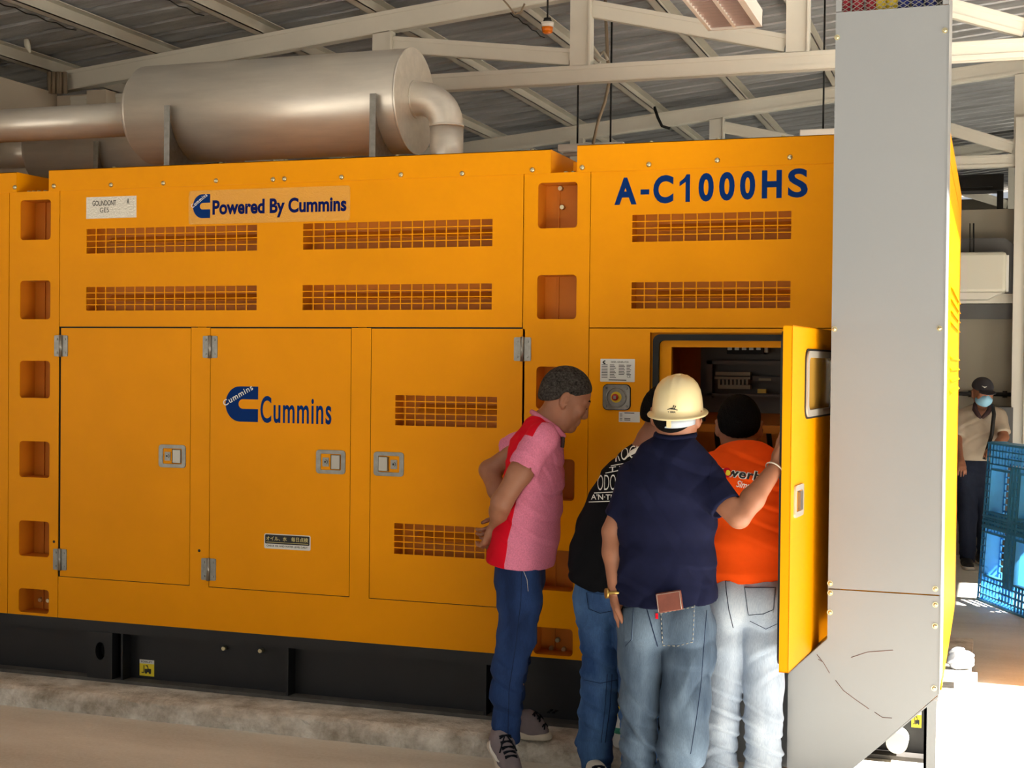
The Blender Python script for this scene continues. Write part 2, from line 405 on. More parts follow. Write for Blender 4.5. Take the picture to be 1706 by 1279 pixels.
# roof trusses: each is one thing
def channel(b, p, q, h, w):                 # C-channel, web towards -Y
    p = np.array(p, float); q = np.array(q, float); d = q - p; L = np.linalg.norm(d); d /= L
    u = np.array((-d[2], 0, d[0])); y = np.array((0, 1.0, 0)); c = (p + q) / 2
    b.obox(c, d * L / 2, y * 0.004, u * h / 2)
    b.obox(c + y * w / 2 + u * (h / 2 - .004), d * L / 2, y * w / 2, u * 0.004)
    b.obox(c + y * w / 2 - u * (h / 2 - .004), d * L / 2, y * w / 2, u * 0.004)
    b.obox(c - y * 0.006 + u * (h / 2 - .016), d * L / 2, y * .004, u * 0.012)
    b.obox(c - y * 0.006 - u * (h / 2 - .016), d * L / 2, y * .004, u * 0.012)
def truss(Y, x0, x1, label, zb=3.535):
    t = empty('roof_truss', (x0, Y, 3.48), label, 'truss', None)
    b = MB(); channel(b, (x0, Y, roof_z(x0) - .07), (x1, Y, roof_z(x1) - .07), .14, .07); b.build('top_chord', M['beam'], t)
    b = MB(); channel(b, (x0 + .1, Y, zb), (x1, Y, zb), .11, .07); b.build('bottom_chord', M['beam'], t)
    posts = [-5.22, -3.86, -2.49, -1.135, 0.22, 1.58]
    for i, x in enumerate(posts):
        b = MB(); b.box(x - .063, x + .063, Y - .004, Y + .062, zb + .05, roof_z(x) - .13); b.box(x + .063, x + .075, Y - .02, Y + .06, zb + .05, roof_z(x) - .13); b.build('post', M['beam'], t)
        if i + 1 < len(posts):
            xn = posts[i + 1]; za = roof_z(x) - .14 - .075; zc = zb + .055 + .06
            b = MB(); channel(b, (x + .07, Y + .02, za if i > 1 else min(za, zb + .33)), (xn - .065, Y + .02, zc), .105, .05); b.build('diagonal_brace', M['beam'], t)
    return t
truss(8.5, -6.4, 1.88, 'cream steel roof truss above the near generator, nearest of the trusses')
truss(13.1, -6.4, 1.88, 'second cream roof truss back, seen past the tall grey cable duct')
truss(17.7, -6.4, 1.88, 'third roof truss back, above the back wall and farthest of the three')
# purlins run along Y on top of the chords
ORD = 'first second third fourth fifth sixth seventh eighth ninth tenth'.split()
for i in range(10):
    x = -6.46 + 0.845 * i
    b = MB(); z = roof_z(x)
    b.box(x - .035, x + .035, -6.9, 23.5, z, z + .006); b.box(x - .035, x - .029, -6.9, 23.5, z, z + .105); b.box(x - .035, x + .035, -6.9, 23.5, z + .099, z + .105)
    b.box(x + .029, x + .035, -6.9, 23.5, z, z + .02)
    tag(b.build('roof_purlin', M['purlin'], None, (x, 10, z)), ORD[i] + ' cream roof purlin from the left, running front to back under the foil', 'purlin', 'roof purlins under the foil')
# wires laced along the purlins are only hinted at by the straps
for x, y in ((-4.82, 7.3), (-5.65, 7.1), (-3.12, 9.2)):
    z = roof_z(x)
    b = MB(); b.tube([(x - .02, y + .1 * k, z - .004 - (.012 if k % 2 else 0)) for k in range(-6, 7)], .004, 6)
    tag(b.build('roof_wire', M['cable_black'], None, (x, y, z)), {-4.82: 'thin black wire under the purlin left of the silencer', -5.65: 'thin black wire under the far left purlin', -3.12: 'thin black wire under the purlin behind the beacon'}[x], 'wire')
# back column and things on the back wall
b = MB(); b.box(0.17, 0.27, 13.02, 13.2, 0, 3.9); b.box(0.27, 0.30, 12.98, 13.2, 0, 3.9); tag(b.build('steel_column', M['beam'], None, (0.22, 13.1, 0)), 'cream steel column at the right edge holding up the second truss', 'column')
YB = 13.3
def wallbox(name, px0, px1, py0, py1, Y, dep, m, label, cat, bev=0.0):
    p = at((px0 + px1) / 2, py1, Y=Y); a = at(px0, py0, Y=Y); c = at(px1, py1, Y=Y)
    b = MB(); b.box(a[0], c[0], Y, Y + dep, c[2], a[2])
    return tag(b.build(name, m, None, (p[0], Y, c[2]), bevel=bev), label, cat)
t = empty('air_conditioner', at(1640, 500, Y=12.8), 'white wall-hung air conditioner indoor unit high on the back wall', 'air conditioner')
a = at(1590, 420, Y=12.9); c = at(1676, 498, Y=12.9)
b = MB(); b.box(a[0] - .35, c[0], 12.9, 13.3, c[2] + .06, a[2]); b.build('housing', M['offwhite'], t, bevel=.03)
b = MB(); b.plate([(a[0] - .35, c[2] - .0), (c[0] - .15, c[2] - .0), (c[0] - .04, c[2] + .058), (a[0] - .35, c[2] + .058)], [], ymap(12.92), .36); b.build('underside_tray', M['beam'], t)
b = MB(); b.box(c[0], c[0] + .02, 12.93, 13.28, c[2] + .07, a[2] - .03); b.build('end_cap', M['white_stk'], t)
t = at(1640, 420, Y=13.0)
b = MB(); z1 = at(1640, 396, Y=13.05)[2]; z0 = at(1640, 419, Y=13.05)[2]; xr = at(1690, 400, Y=13.05)[0]; xi = at(1677, 430, Y=13.05)[0]; zb_ = at(1680, 487, Y=13.05)[2]; xl = at(1585, 400, Y=13.05)[0] - .5
b.plate([(xl, z0), (xi - .05, z0), (xi, z0 - .05), (xi, zb_), (xr, zb_), (xr, z1 - .06), (xr - .08, z1), (xl, z1)], [], ymap(13.1), .19)
tag(b.build('air_duct', M['dark_duct'], None, (xi, 13.1, zb_)), 'dark grey air duct bending down beside the white air conditioner', 'duct')
wallbox('wall_beam', 1500, 1688, 490, 505, 13.2, .1, M['beam'], 'cream horizontal beam across the back wall below the air conditioner', 'beam')
wallbox('shadow_board', 1500, 1686, 507, 531, 13.22, .08, M['dark_duct'], 'dark grey board standing in for shade on the back wall under the cream beam', 'board')  # dark board put in for the shadowed strip of the back wall
b = MB(); p = at(1500, 654, Y=13.26); q = at(1690, 660, Y=13.26); b.cyl(p, (q[0], 13.26, p[2]), .018, n=8)
for xx in np.linspace(p[0] + .3, q[0] - .1, 3): b.box(xx, xx + .04, 13.27, 13.3, p[2] - .03, p[2] + .03)
tag(b.build('wall_pipe', M['cable_black'], None, (0, 13.3, p[2])), 'dark pipe running along the back wall behind the man in the cap', 'pipe')
wallbox('dark_cabinet', 1660, 1684, 678, 930, 13.0, .28, M['dark_duct'], 'dark grey cabinet standing against the back wall behind the pallet', 'cabinet')
a = at(1585, 292, Y=14.4); c = at(1672, 316, Y=14.4); b = MB(); b.box(a[0], c[0], 14.4, 14.7, c[2], a[2]); b.box(a[0] + .1, c[0] - .1, 14.36, 14.4, c[2] + .03, a[2] - .04); b.box(c[0] - .06, c[0], 14.5, 14.56, 0, c[2]); b.box(a[0], a[0] + .06, 14.5, 14.56, 0, c[2])
tag(b.build('equipment_rack', M['cable_black'], None, (c[0], 14.5, 0)), 'tall dark equipment rack rising above the back wall under the far truss', 'equipment')
b = MB(); b.cyl(at(1616, 372, Y=13.0), at(1616, 420, Y=13.0), .006, n=6); b.cyl(at(1622, 372, Y=13.0), at(1622, 424, Y=13.0), .008, n=6)
tag(b.build('hanger_rods', M['rubber'], None, at(1620, 420, Y=13.0)), 'pair of thin dark hanger rods in front of the air duct', 'rods')
# conduits dropping onto the left wall
for i, x in enumerate((82, 91, 97, 102, 108)):
    p = at(x, 120, Y=8.42); q = at(x - (1 if i % 2 else -1), 156, Y=8.42)
    b = MB(); b.tube([p, p * .5 + q * .5, q], .016, 8)
    tag(b.build('cable_conduit', M['conduit'], None, q), ORD[i] + ' from the left of five thin conduits dropping to the left wall top', 'conduit', 'conduits at the left wall top')
b = MB(); b.tube([at(44, 66, Y=7.9), at(46, 76, Y=7.9), at(50, 88, Y=7.9)], [.018, .022, .008], 8)
tag(b.build('hanging_strap', M['offwhite'], None, at(47, 88, Y=7.9)), 'short pale strap hanging from the roof at the far left', 'strap')
# fluorescent louvre light
t = empty('ceiling_light', at(1210, 30, Y=7.0), 'white louvred twin fluorescent light hanging above the right of the generator', 'ceiling light')
xl, xr, zl, yA, yB = -1.372, -1.10, 3.385, 5.6, 6.98
b = MB()
b.box(xl, xl + .018, yA, yB, zl, zl + .075); b.box(xr - .03, xr, yA, yB, zl, zl + .075)
b.box(xl, xr, yB - .015, yB, zl, zl + .075); b.box(xl, xr, yA, yA + .015, zl, zl + .075); b.box(xl, xr, yA, yB, zl + .075, zl + .085)
b.build('housing', M['lamp_white'], t)
b = MB(); b.box(-1.245, -1.228, yA + .015, yB - .015, zl + .005, zl + .07); b.build('divider', M['lamp_white'], t)
for i in range(24):
    yy = yA + .05 + i * .056
    b = MB(); b.box(xl + .018, xr - .03, yy, yy + .004, zl + .006, zl + .05); b.build('louvre_blade', M['louvre'], t)
for xx in (-1.30, -1.18):
    b = MB(); b.cyl((xx, yA + .05, zl + .055), (xx, yB - .05, zl + .055), .013, n=10); b.build('lamp_tube', M['lamp_white'], t)
for yy in (5.9, 6.7):
    b = MB(); b.cyl((-1.235, yy, zl + .08), (-1.235, yy, roof_z(-1.2) + .12), .004, n=6); b.build('hanger_wire', M['steel'], t)
# amber beacon under the chord
p = at(912, 45, Y=8.3)
t = empty('warning_beacon', p, 'orange and white warning beacon hanging under the roof', 'beacon')
b = MB(); b.cyl(p + (0, 0, -.035), p + (0, 0, -.002), .030, .036); b.cyl(p + (0, 0, -.042), p + (0, 0, -.035), .018, .030); b.build('amber_lens', M['amber'], t)
b = MB(); b.cyl(p + (0, 0, -.002), p + (0, 0, .028), .039, .040); b.build('white_collar', M['lamp_white'], t)
b = MB(); b.cyl(p + (0, 0, .028), p + (0, 0, .055), .03, .022); b.cyl(p + (0, 0, .055), (p[0], p[1], roof_z(p[0]) + .11), .006, n=6); b.build('base', M['rubber'], t)
b = MB(); b.tube([at(828, -12, Y=8.4), at(846, 8, Y=8.4), at(858, 24, Y=8.4), at(868, 20, Y=8.4), at(874, 6, Y=8.4)], .006, 6)
tag(b.build('cable_loop', M['conduit'], None, at(858, 24, Y=8.4)), 'thin dark cable looping below the sloping chord near the beacon', 'cable')
# hung strip lights behind the generator
def strip(px0, px1, py, Y, label, rods):
    a = at(px0, py, Y=Y); c = at(px1, py, Y=Y)
    t = empty('strip_light', a, label, 'ceiling light')
    b = MB(); b.box(a[0], c[0], Y, Y + .16, a[2] - .025, a[2] + .025); b.build('batten', M['lamp_white'], t, bevel=.006)
    b = MB(); b.cyl((a[0] + .02, Y + .08, a[2] - .04), (c[0] - .02, Y + .08, a[2] - .04), .014, n=8); b.build('lamp_tube', M['lamp_white'], t)
    for px, py0 in rods:
        q = at(px, 240, Y=Y + .08)
        b = MB(); b.cyl((q[0], Y + .08, a[2] + .02), (q[0], Y + .08, roof_z(q[0]) + .1), .007, n=6); b.build('hanger_rod', M['rubber'], t)
strip(929, 1038, 246, 9.6, 'white strip light hung on two rods behind the gap in the generator roof', ((962, 0), (1017, 0)))
strip(1332, 1420, 222, 9.6, 'white strip light hung low behind the generator, next to the grey duct', ((1371, 0),))
b = MB(); b.tube([at(1006, -60, Y=9.5), at(1012, 96, Y=9.5), at(1016, 130, Y=9.5), at(1008, 170, Y=9.5), at(997, 200, Y=9.5), at(988, 240, Y=9.5)], .012, 8)
tag(b.build('power_cable', M['conduit'], None, at(988, 240, Y=9.5)), 'bent grey power cable dropping to the hung strip light', 'cable')
b = MB(); b.tube([at(985, 40, Y=8.58), at(985, 75, Y=8.7), at(999, 92, Y=8.9), at(1006, 86, Y=8.9), at(1012, 100, Y=8.9)], .012, 8); b.tube([at(980, 86, Y=8.9), at(1000, 104, Y=8.9)], .01, 8)
tag(b.build('cable_bundle', M['purlin'], None, at(1000, 100, Y=8.9)), 'small bundle of cables tied to the truss beside the middle post', 'cable')
b = MB(); b.tube([at(1090, 178, Y=12.9), at(1096, 196, Y=12.9), at(1103, 210, Y=12.9), at(1116, 214, Y=12.9)], .014, 8)
tag(b.build('roof_cable', M['rubber'], None, at(1103, 212, Y=12.9)), 'dark cable looped on the second sloping chord', 'cable')
# ------------------------------------------------------------------ the generator
YF = 5.92                                   # front skin
ZB, ZS, ZD, ZT = 0.395, 2.553, 1.863, 2.655  # skin bottom, seam under the roof caps, door tops, cap tops
G = empty('generator', (-3.2, 7.06, 0.09), 'large yellow enclosed diesel generator on a black skid with louvred panels and open control door', 'generator')
XL, XR, YBK = -6.25, -0.172, 8.20
def skin(name, x0, x1, z0, z1, holes=(), y=YF, th=.004, m='yellow', bevel=0.0):
    b = MB(); b.plate(rrect(x0, x1, z0, z1), holes, ymap(y), th)
    return b.build(name, M[m], G, bevel=bevel)
GAP = .0035
# upper and lower skins
vent_upper = [(-4.292, -3.328), (-3.084, -2.133)]
vz = [(2.231, 2.354), (1.946, 2.064)]
skin('upper_panel', -4.449, -1.988, ZD + GAP, ZS, [rrect(a, c, z0, z1) for a, c in vent_upper for z0, z1 in vz])
doors = [(-4.439, -3.689), (-3.577, -2.830), (-2.724, -1.974)]
DZ0 = .606
def dg(x0, x1): return rrect(x0 - GAP, x1 + GAP, DZ0 - GAP, ZD - .004 + GAP)
LZ = ZD - .004
# lower skin is a frame around the three doors
b = MB()
b.box(-4.449, -1.968, YF, YF + .004, ZB, DZ0 - GAP)
for x0, x1 in ((doors[0][1] + GAP, doors[1][0] - GAP), (doors[1][1] + GAP, doors[2][0] - GAP)): b.box(x0, x1, YF, YF + .004, DZ0 - GAP, LZ + GAP)
b.build('lower_panel', M['yellow'], G)
for x0, x1 in doors:
    b = MB(); b.plate(rrect(x0 - .03, x1 + .03, DZ0 - .03, LZ + .03), [rrect(x0 + .02, x1 - .02, DZ0 + .02, LZ - .02)], ymap(YF + .008), .006); b.build('door_seal', M['rubber'], G)
b = MB()                                            # two recessed columns with rounded pockets
for (x0, x1, pk) in ((-4.757, -4.452, [(-4.690, -4.505)]), (-1.985, -1.677, [(-1.919, -1.736)])):
    pz = [(2.306, 2.508), (1.903, 2.099), (1.503, 1.692), (1.099, 1.283), (.696, .877), (.408, .530)]
    holes = [rrect(pk[0][0], pk[0][1], a, c, .018) for a, c in pz]
    c_ = MB(); c_.plate(rrect(x0 + .001, x1 - .001, ZB, ZS - .002), holes, ymap(YF), .004)
    o = c_.build('pocket_column', M['yellow'], G)
    for a, c in pz:
        r_ = MB()
        xa, xb = pk[0]
        r_.plate(rrect(xa - .004, xb + .004, a - .004, c + .004), [], ymap(YF + .12), .003)
        r_.box(xa - .006, xa, YF + .004, YF + .12, a, c); r_.box(xb, xb + .006, YF + .004, YF + .12, a, c)
        r_.box(xa, xb, YF + .004, YF + .12, a - .006, a); r_.box(xa, xb, YF + .004, YF + .12, c, c + .006)
        r_.box(xa + .06, xa + .066, YF + .112, YF + .12, a, c)
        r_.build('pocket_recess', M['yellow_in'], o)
    spots = [(2.41, .12), (2.41, .165), (.455, .05), (.455, .10), (.455, .15)] if x0 < -3 else [(2.495, .07), (2.41, .08), (2.41, .165), (.522, .07), (.455, .08), (.455, .17), (.415, .05), (.415, .11)]
    for z, dx in spots:
        s_ = MB(); s_.cyl((pk[0][0] + dx, YF + .118, z), (pk[0][0] + dx, YF + .10, z), .012, .010, 8); s_.build('pocket_bolt', M['bolt'], o)
# left end panel and right panel
skin('left_panel', XL, -4.760, ZB, ZS + .001)
vent_r = (-1.487, -.802)
skin('right_upper_panel', -1.675, XR, ZD + GAP, ZS, [rrect(vent_r[0], vent_r[1], 2.238, 2.356), rrect(vent_r[0], vent_r[1], 1.949, 2.063)])
OX0, OX1 = -1.402, -.60
b = MB(); b.plate([(-1.675, ZB), (XR, ZB), (XR, ZD - .001), (-1.675, ZD - .001)], [rrect(OX0, OX1, .60, 1.845)], ymap(YF), .004); b.build('right_lower_panel', M['yellow'], G)
# skins of the sides, back, and the roof caps with gaps over the columns
b = MB(); b.box(XR - .004, XR, YF + .004, YBK, ZB, ZS - .006); ep = b.build('end_panel', M['yellow'], G)
for z0 in (1.60, 1.90):
    for k in range(4):
        l_ = MB(); zz = z0 + .05 * k
        l_.obox((XR + .006, 7.1, zz), (.006, 0, -.006), (0, .75, 0), (.001, 0, .001)); l_.build('end_louvre', M['yellow'], ep)
b = MB(); b.box(XL, XL + .004, YF + .004, YBK, ZB, ZS - .012); b.box(XL, XR, YBK - .004, YBK, ZB, ZS - .012); b.build('rear_shell', M['yellow'], G)
b = MB(); b.box(XL, XR, YF + .004, YBK, ZS - .012, ZS - .006); b.build('roof_deck', M['yellow'], G)
for x0, x1, zt, nm in ((XL, -4.712, 2.652, 'left'), (-4.516, -1.861, ZT, 'middle'), (-1.739, XR, 2.668, 'right')):
    b = MB(); y0 = YF - .003
    b.box(x0, x1, y0, y0 + .003, ZS - .004, zt); b.box(x0, x1, y0, YBK, zt - .003, zt)
    b.box(x0, x0 + .003, y0 + .003, YBK, ZS - .004, zt - .003); b.box(x1 - .003, x1, y0 + .003, YBK, ZS - .004, zt - .003)
    b.build('roof_cap', M['yellow'], G)
# structure glimpsed in the two roof gaps
for x0, x1 in ((-4.712, -4.516), (-1.861, -1.739)):
    b = MB(); b.box(x0, x1, YF + .42, YF + .43, ZS - .006, ZT - .02); b.build('gap_rear_plate', M['yellow'], G)
b = MB(); b.box(-1.775, -1.742, YF + .06, YF + .2, ZS - .006, ZS + .05); b.build('gap_bracket', M['yellow'], G)
for x in (-1.80, -1.765, -4.66, -4.60, -4.56, -4.63):
    b = MB(); b.cyl((x, YF + .03, ZS - .007), (x, YF + .03, ZS + .006), .012, .010, 8); b.build('gap_bolt', M['bolt'], G)
# domed bolts along the caps
bolt = MB(); n = 10
bolt.tube([(0, 0, 0), (0, -.004, 0), (0, -.007, 0), (0, -.009, 0)], [.012, .011, .008, .003], 10)
bolt_me = bolt.mesh('cap_bolt'); bolt_me.materials.append(M['bolt'])
for px, py in ((25, 312), (90, 310), (185, 308), (272, 305), (360, 301), (455, 299), (474, 298), (569, 295), (668, 291), (770, 289), (887, 283), (970, 279), (1081, 274), (1195, 267), (1316, 262)):
    p = at(px, py, Y=YF - .003); place('cap_bolt', bolt_me, None, G, p)
top_me = MB().cyl((0, 0, 0), (0, 0, .010), .012, .008, 8).mesh('top_bolt'); top_me.materials.append(M['bolt'])
for px in (190, 368, 458, 477, 573, 662, 887, 1085, 1196, 1305):
    p = at(px, 250, Y=YF + .03); place('top_bolt', top_me, None, G, (p[0], YF + .03, 2.668 if px > 960 else ZT))
# vent grilles: a grid punched in the skin, with a baffled duct behind
def grille(x0, x1, z0, z1, nc, nr, parent, bw=.0045):
    b = MB()
    for i in range(1, nc):
        x = x0 + (x1 - x0) * i / nc; b.box(x - bw / 2, x + bw / 2, YF, YF + .004, z0, z1)
    for i in range(1, nr):
        z = z0 + (z1 - z0) * i / nr; b.box(x0, x1, YF + .0003, YF + .0037, z - bw / 2, z + bw / 2)
    o = b.build('vent_grille', M['yellow'], parent)
    b = MB(); d = .10
    b.box(x0 - .02, x1 + .02, YF + d, YF + d + .003, z0 - .03, z1 + .03)
    b.box(x0 - .02, x0 - .004, YF + .016, YF + d, z0 - .03, z1 + .03); b.box(x1 + .004, x1 + .02, YF + .016, YF + d, z0 - .03, z1 + .03)
    b.box(x0 - .02, x1 + .02, YF + .016, YF + d, z0 - .034, z0 - .03); b.box(x0 - .02, x1 + .02, YF + .016, YF + d, z1 + .03, z1 + .034)
    h = z1 - z0
    b.obox(((x0 + x1) / 2 + .04, YF + .07, z0 + h * .56), ((x1 - x0) / 2 - .05, 0, 0), (0, .02, h * .13), (0, -.001, .0015))
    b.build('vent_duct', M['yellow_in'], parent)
    return o
for a, c in vent_upper:
    for z0, z1 in vz: grille(a, c, z0, z1, 17, 4, G)
grille(vent_r[0], vent_r[1], 2.238, 2.356, 12, 4, G); grille(vent_r[0], vent_r[1], 1.949, 2.063, 12, 4, G)
# doors with hinges and paddle latches
def latch(parent, xc, zc, flip=1, w_=.152, h_=.112):
    b = MB(); b.plate(rrect(xc - w_ / 2, xc + w_ / 2, zc - h_ / 2, zc + h_ / 2, .016), [rrect(xc - w_ / 2 + .024, xc + w_ / 2 - .022, zc - h_ / 2 + .018, zc + h_ / 2 - .018, .006)], ymap(YF - .005), .006)
    b.plate(rrect(xc - w_ / 2 + .022, xc + w_ / 2 - .02, zc - h_ / 2 + .016, zc + h_ / 2 - .016), [], ymap(YF + .002), .002)
    b.build('latch_frame', M['steel'], parent, bevel=.002)
    b = MB(); xa = xc + flip * .004; xb = xc + flip * .050
    b.box(min(xa, xb), max(xa, xb), YF - .009, YF + .002, zc - h_ / 2 + .022, zc + h_ / 2 - .022); b.build('latch_paddle', M['chrome'], parent, bevel=.003)
    b = MB(); xm = xc - flip * .026
    b.box(xm - .016, xm + .016, YF - .004, YF + .002, zc - .022, zc + .02); b.cyl((xm, YF - .004, zc), (xm, YF - .009, zc), .011, .010, 12); b.build('latch_lock', M['steel'], parent)
    b = MB(); b.cyl((xm, YF - .0088, zc), (xm, YF - .0096, zc), .005, n=8); b.box(xc - .001, xc + .001, YF - .003, YF + .001, zc - .034, zc + .034); b.build('keyhole', M['rubber'], parent)
def hinge(parent, xc, zc):
    b = MB()
    for s_ in (-1, 1):
        b.plate(rrect(min(xc, xc + s_ * .040), max(xc, xc + s_ * .040), zc - .053, zc + .053, .006), [], ymap(YF - .004), .004)
        for dz in (-.034, .034): b.cyl((xc + s_ * .024, YF - .004, zc + dz), (xc + s_ * .024, YF - .007, zc + dz), .006, .005, 8)
    b.build('hinge_leaf', M['steel'], parent)
    b = MB(); b.cyl((xc, YF - .006, zc - .055), (xc, YF - .006, zc + .055), .009, n=12); b.build('hinge_barrel', M['chrome'], parent)
DR = []
for i, (x0, x1) in enumerate(doors):
    holes = []
    if i == 2: holes = [rrect(-2.602, -2.103, 1.413, 1.553), rrect(-2.602, -2.103, .819, .961)]
    b = MB(); b.plate(rrect(x0, x1, DZ0, LZ), holes, ymap(YF), .004)
    d = b.build('door', M['yellow'], G); DR.append(d)
for i, (hx, lx, fl) in enumerate(((-4.438, -3.787, 1), (-3.579, -2.928, 1), (-1.984, -2.631, -1))):
    hinge(DR[i], hx, 1.769); hinge(DR[i], hx, .690); latch(DR[i], lx, 1.233, fl)
grille(-2.602, -2.103, 1.413, 1.553, 10, 5, DR[2]); grille(-2.602, -2.103, .819, .961, 10, 5, DR[2])
for px, py in ((90, 902), (332, 917)):
    p = at(px, py, Y=YF); b = MB(); b.cyl((p[0], YF, p[2]), (p[0], YF - .002, p[2]), .007, n=10); b.build('drilled_hole', M['rubber'], G)
# lettering
def emblem(x0, x1, z0, z1, y, parent, m):
    h = z1 - z0; R_ = h / 2; r_ = h * .135; zm = (z0 + z1) / 2 + h * .0; pts = []
    w_ = x1 - x0; ca = R_ * .92
    pts += [(x1, z0), (x0 + ca, z0)]
    for i in range(1, 16): a = -PI / 2 - PI * i / 16; pts.append((x0 + ca + ca * math.cos(a), (z0 + z1) / 2 + R_ * math.sin(a)))
    pts += [(x0 + ca, z1), (x1, z1), (x1, zm + r_)]
    xi = x0 + w_ * .40 + r_
    pts += [(xi, zm + r_)]
    for i in range(1, 8): a = PI / 2 + PI * i / 8; pts.append((xi + r_ * math.cos(a), zm + r_ * math.sin(a)))
    pts += [(xi, zm - r_), (x1, zm - r_)]
    b = MB(); b.plate(pts, [], ymap(y), .0008); o = b.build('emblem', M[m], parent)
    v, f = text_outline('Cummins', .012, 1.15)
    a_, c_ = v[:, :2].min(0), v[:, :2].max(0)
    p0 = np.array((x0 - w_ * .02, z0 + h * .42)); p1 = np.array((x0 + w_ * .86, z0 + h * .92)); d = p1 - p0; L = np.linalg.norm(d); d /= L; nn = np.array((-d[1], d[0]))
    q = [p0 + d * (e[0] - a_[0]) / (c_[0] - a_[0]) * L + nn * (e[1] - a_[1]) / (c_[1] - a_[1]) * h * .17 for e in v]
    b = MB(); b.add([(e[0], y - .001, e[1]) for e in q], f); b.build('emblem_lettering', M['white_ink'], parent)
    return o
emblem(-3.493, -3.316, 1.411, 1.581, YF - .0012, DR[1], 'blue_ink')
lettering('lettering', 'Cummins', -3.303, -2.927, 1.408, 1.537, M['blue_ink'], DR[1], YF - .0012, .018, 1.12)
b = MB()
for ch, xa, xb in (('A', 518, 635), ('-', 655, 701), ('C', 722, 828), ('1', 860, 915), ('0', 960, 1040), ('0', 1068, 1150), ('0', 1178, 1258), ('H', 1293, 1398), ('S', 1430, 1535)):
    xa, xb = 860 + xa * .3165, 860 + xb * .3165
    xw0, xw1 = at(xa, 315, Y=YF)[0], at(xb, 315, Y=YF)[0]; zl = 2.401 + .013 * (xw0 + 1.563) / .83
    if ch == '-': b.box(xw0, xw1, YF - .0014, YF - .0012, zl + .040, zl + .062)
    elif ch == '1':
        w1 = xw1 - xw0
        b.plate([(xw1 - w1 * .42, zl), (xw1, zl), (xw1, zl + .118), (xw1 - w1 * .34, zl + .118), (xw1 - w1 * .52, zl + .104), (xw0, zl + .086), (xw0, zl + .068), (xw1 - w1 * .42, zl + .086)], [], ymap(YF - .0014), .0004)
    else:
        ov = .002 if ch in 'CS0' else 0
        u, z, f = text_rect(ch, xw0, xw1, zl - ov, zl + .118 + ov, .026 if ch == 'S' else .040); b.add([(q, YF - .0013, c) for q, c in zip(u, z)], f)
b.build('lettering', M['blue_ink'], G)
b = MB(); b.plate(rrect(-3.704, -2.84, 2.363, 2.526, .012), [], ymap(YF - .001), .001); fl_ = b.build('sticker_film', M['film'], G)
emblem(-3.680, -3.585, 2.392, 2.508, YF - .0025, fl_, 'blue_ink')
lettering('sticker_lettering', 'Powered By Cummins', -3.572, -2.858, 2.386, 2.478, M['navy_ink'], fl_, YF - .0018, .036, 1.0)
b = MB(); b.plate(rrect(-4.293, -4.001, 2.405, 2.512), [], ymap(YF - .001), .001); s_ = b.build('silver_label', M['silver_stk'], G)
lettering('label_lettering', 'GOLINDONT', -4.256, -4.118, 2.468, 2.494, M['black_ink'], s_, YF - .0016, .01)
lettering('label_lettering', 'A', -4.056, -4.042, 2.472, 2.500, M['black_ink'], s_, YF - .0016, .02)
lettering('label_lettering', 'GE5', -4.212, -4.160, 2.434, 2.458, M['black_ink'], s_, YF - .0016, .0)
# oil and water check label
b = MB(); b.plate(rrect(-3.277, -3.031, .809, .880, .008), [], ymap(YF - .001), .001); s_ = b.build('check_label', M['white_stk'], DR[1])
b = MB(); b.plate(rrect(-3.272, -3.036, .832, .876, .005), [], ymap(YF - .0016), .0005); b.build('check_label_band', M['black_ink'], DR[1])
lettering('check_label_lettering', '\u30aa\u30a4\u30eb\u3001\u6c34\u3000\u6bce\u65e5\u70b9\u691c', -3.266, -3.043, .847, .869, M['gold_ink'], DR[1], YF - .0022, .012)
b = MB(); b.box(-3.266, -3.043, YF - .0024, YF - .0018, .8385, .8405); b.build('check_label_rule', M['gold_ink'], DR[1])
lettering('check_label_lettering', 'CHECK OIL AND WATER LEVEL DAILY', -3.264, -3.046, .818, .827, M['black_ink'], DR[1], YF - .0016, .02)
# rating plate
b = MB(); b.plate(rrect(-1.623, -1.468, 1.629, 1.729, .003), [], ymap(YF - .0015), .0015); rp_ = b.build('rating_plate', M['white_stk'], G)
b = MB(); y_ = YF - .002
b.plate([(-1.613, 1.716), (-1.606, 1.722), (-1.600, 1.722), (-1.600, 1.718), (-1.606, 1.716), (-1.606, 1.713), (-1.600, 1.711), (-1.600, 1.706), (-1.606, 1.706), (-1.613, 1.711)], [], ymap(y_), .0004)
for k in range(9):
    z = 1.701 - k * .0068
    for xa, xb in ((-1.617, -1.590), (-1.580, -1.560 + .004 * (k % 3)), (-1.540, -1.515 + .003 * (k % 2)), (-1.505, -1.484 - .003 * (k % 3))):
        if k < 7 or xa < -1.57: b.box(xa, xb, y_, y_ + .0004, z, z + .0026)
b.box(-1.585, -1.505, y_, y_ + .0004, 1.635, 1.6385)
b.build('plate_print', M['black_ink'], rp_)
lettering('plate_lettering', 'DIESEL GENERATOR', -1.575, -1.495, 1.712, 1.719, M['black_ink'], rp_, y_, .02)
lettering('plate_lettering', 'CE', -1.502, -1.486, 1.648, 1.659, M['black_ink'], rp_, y_, .0)
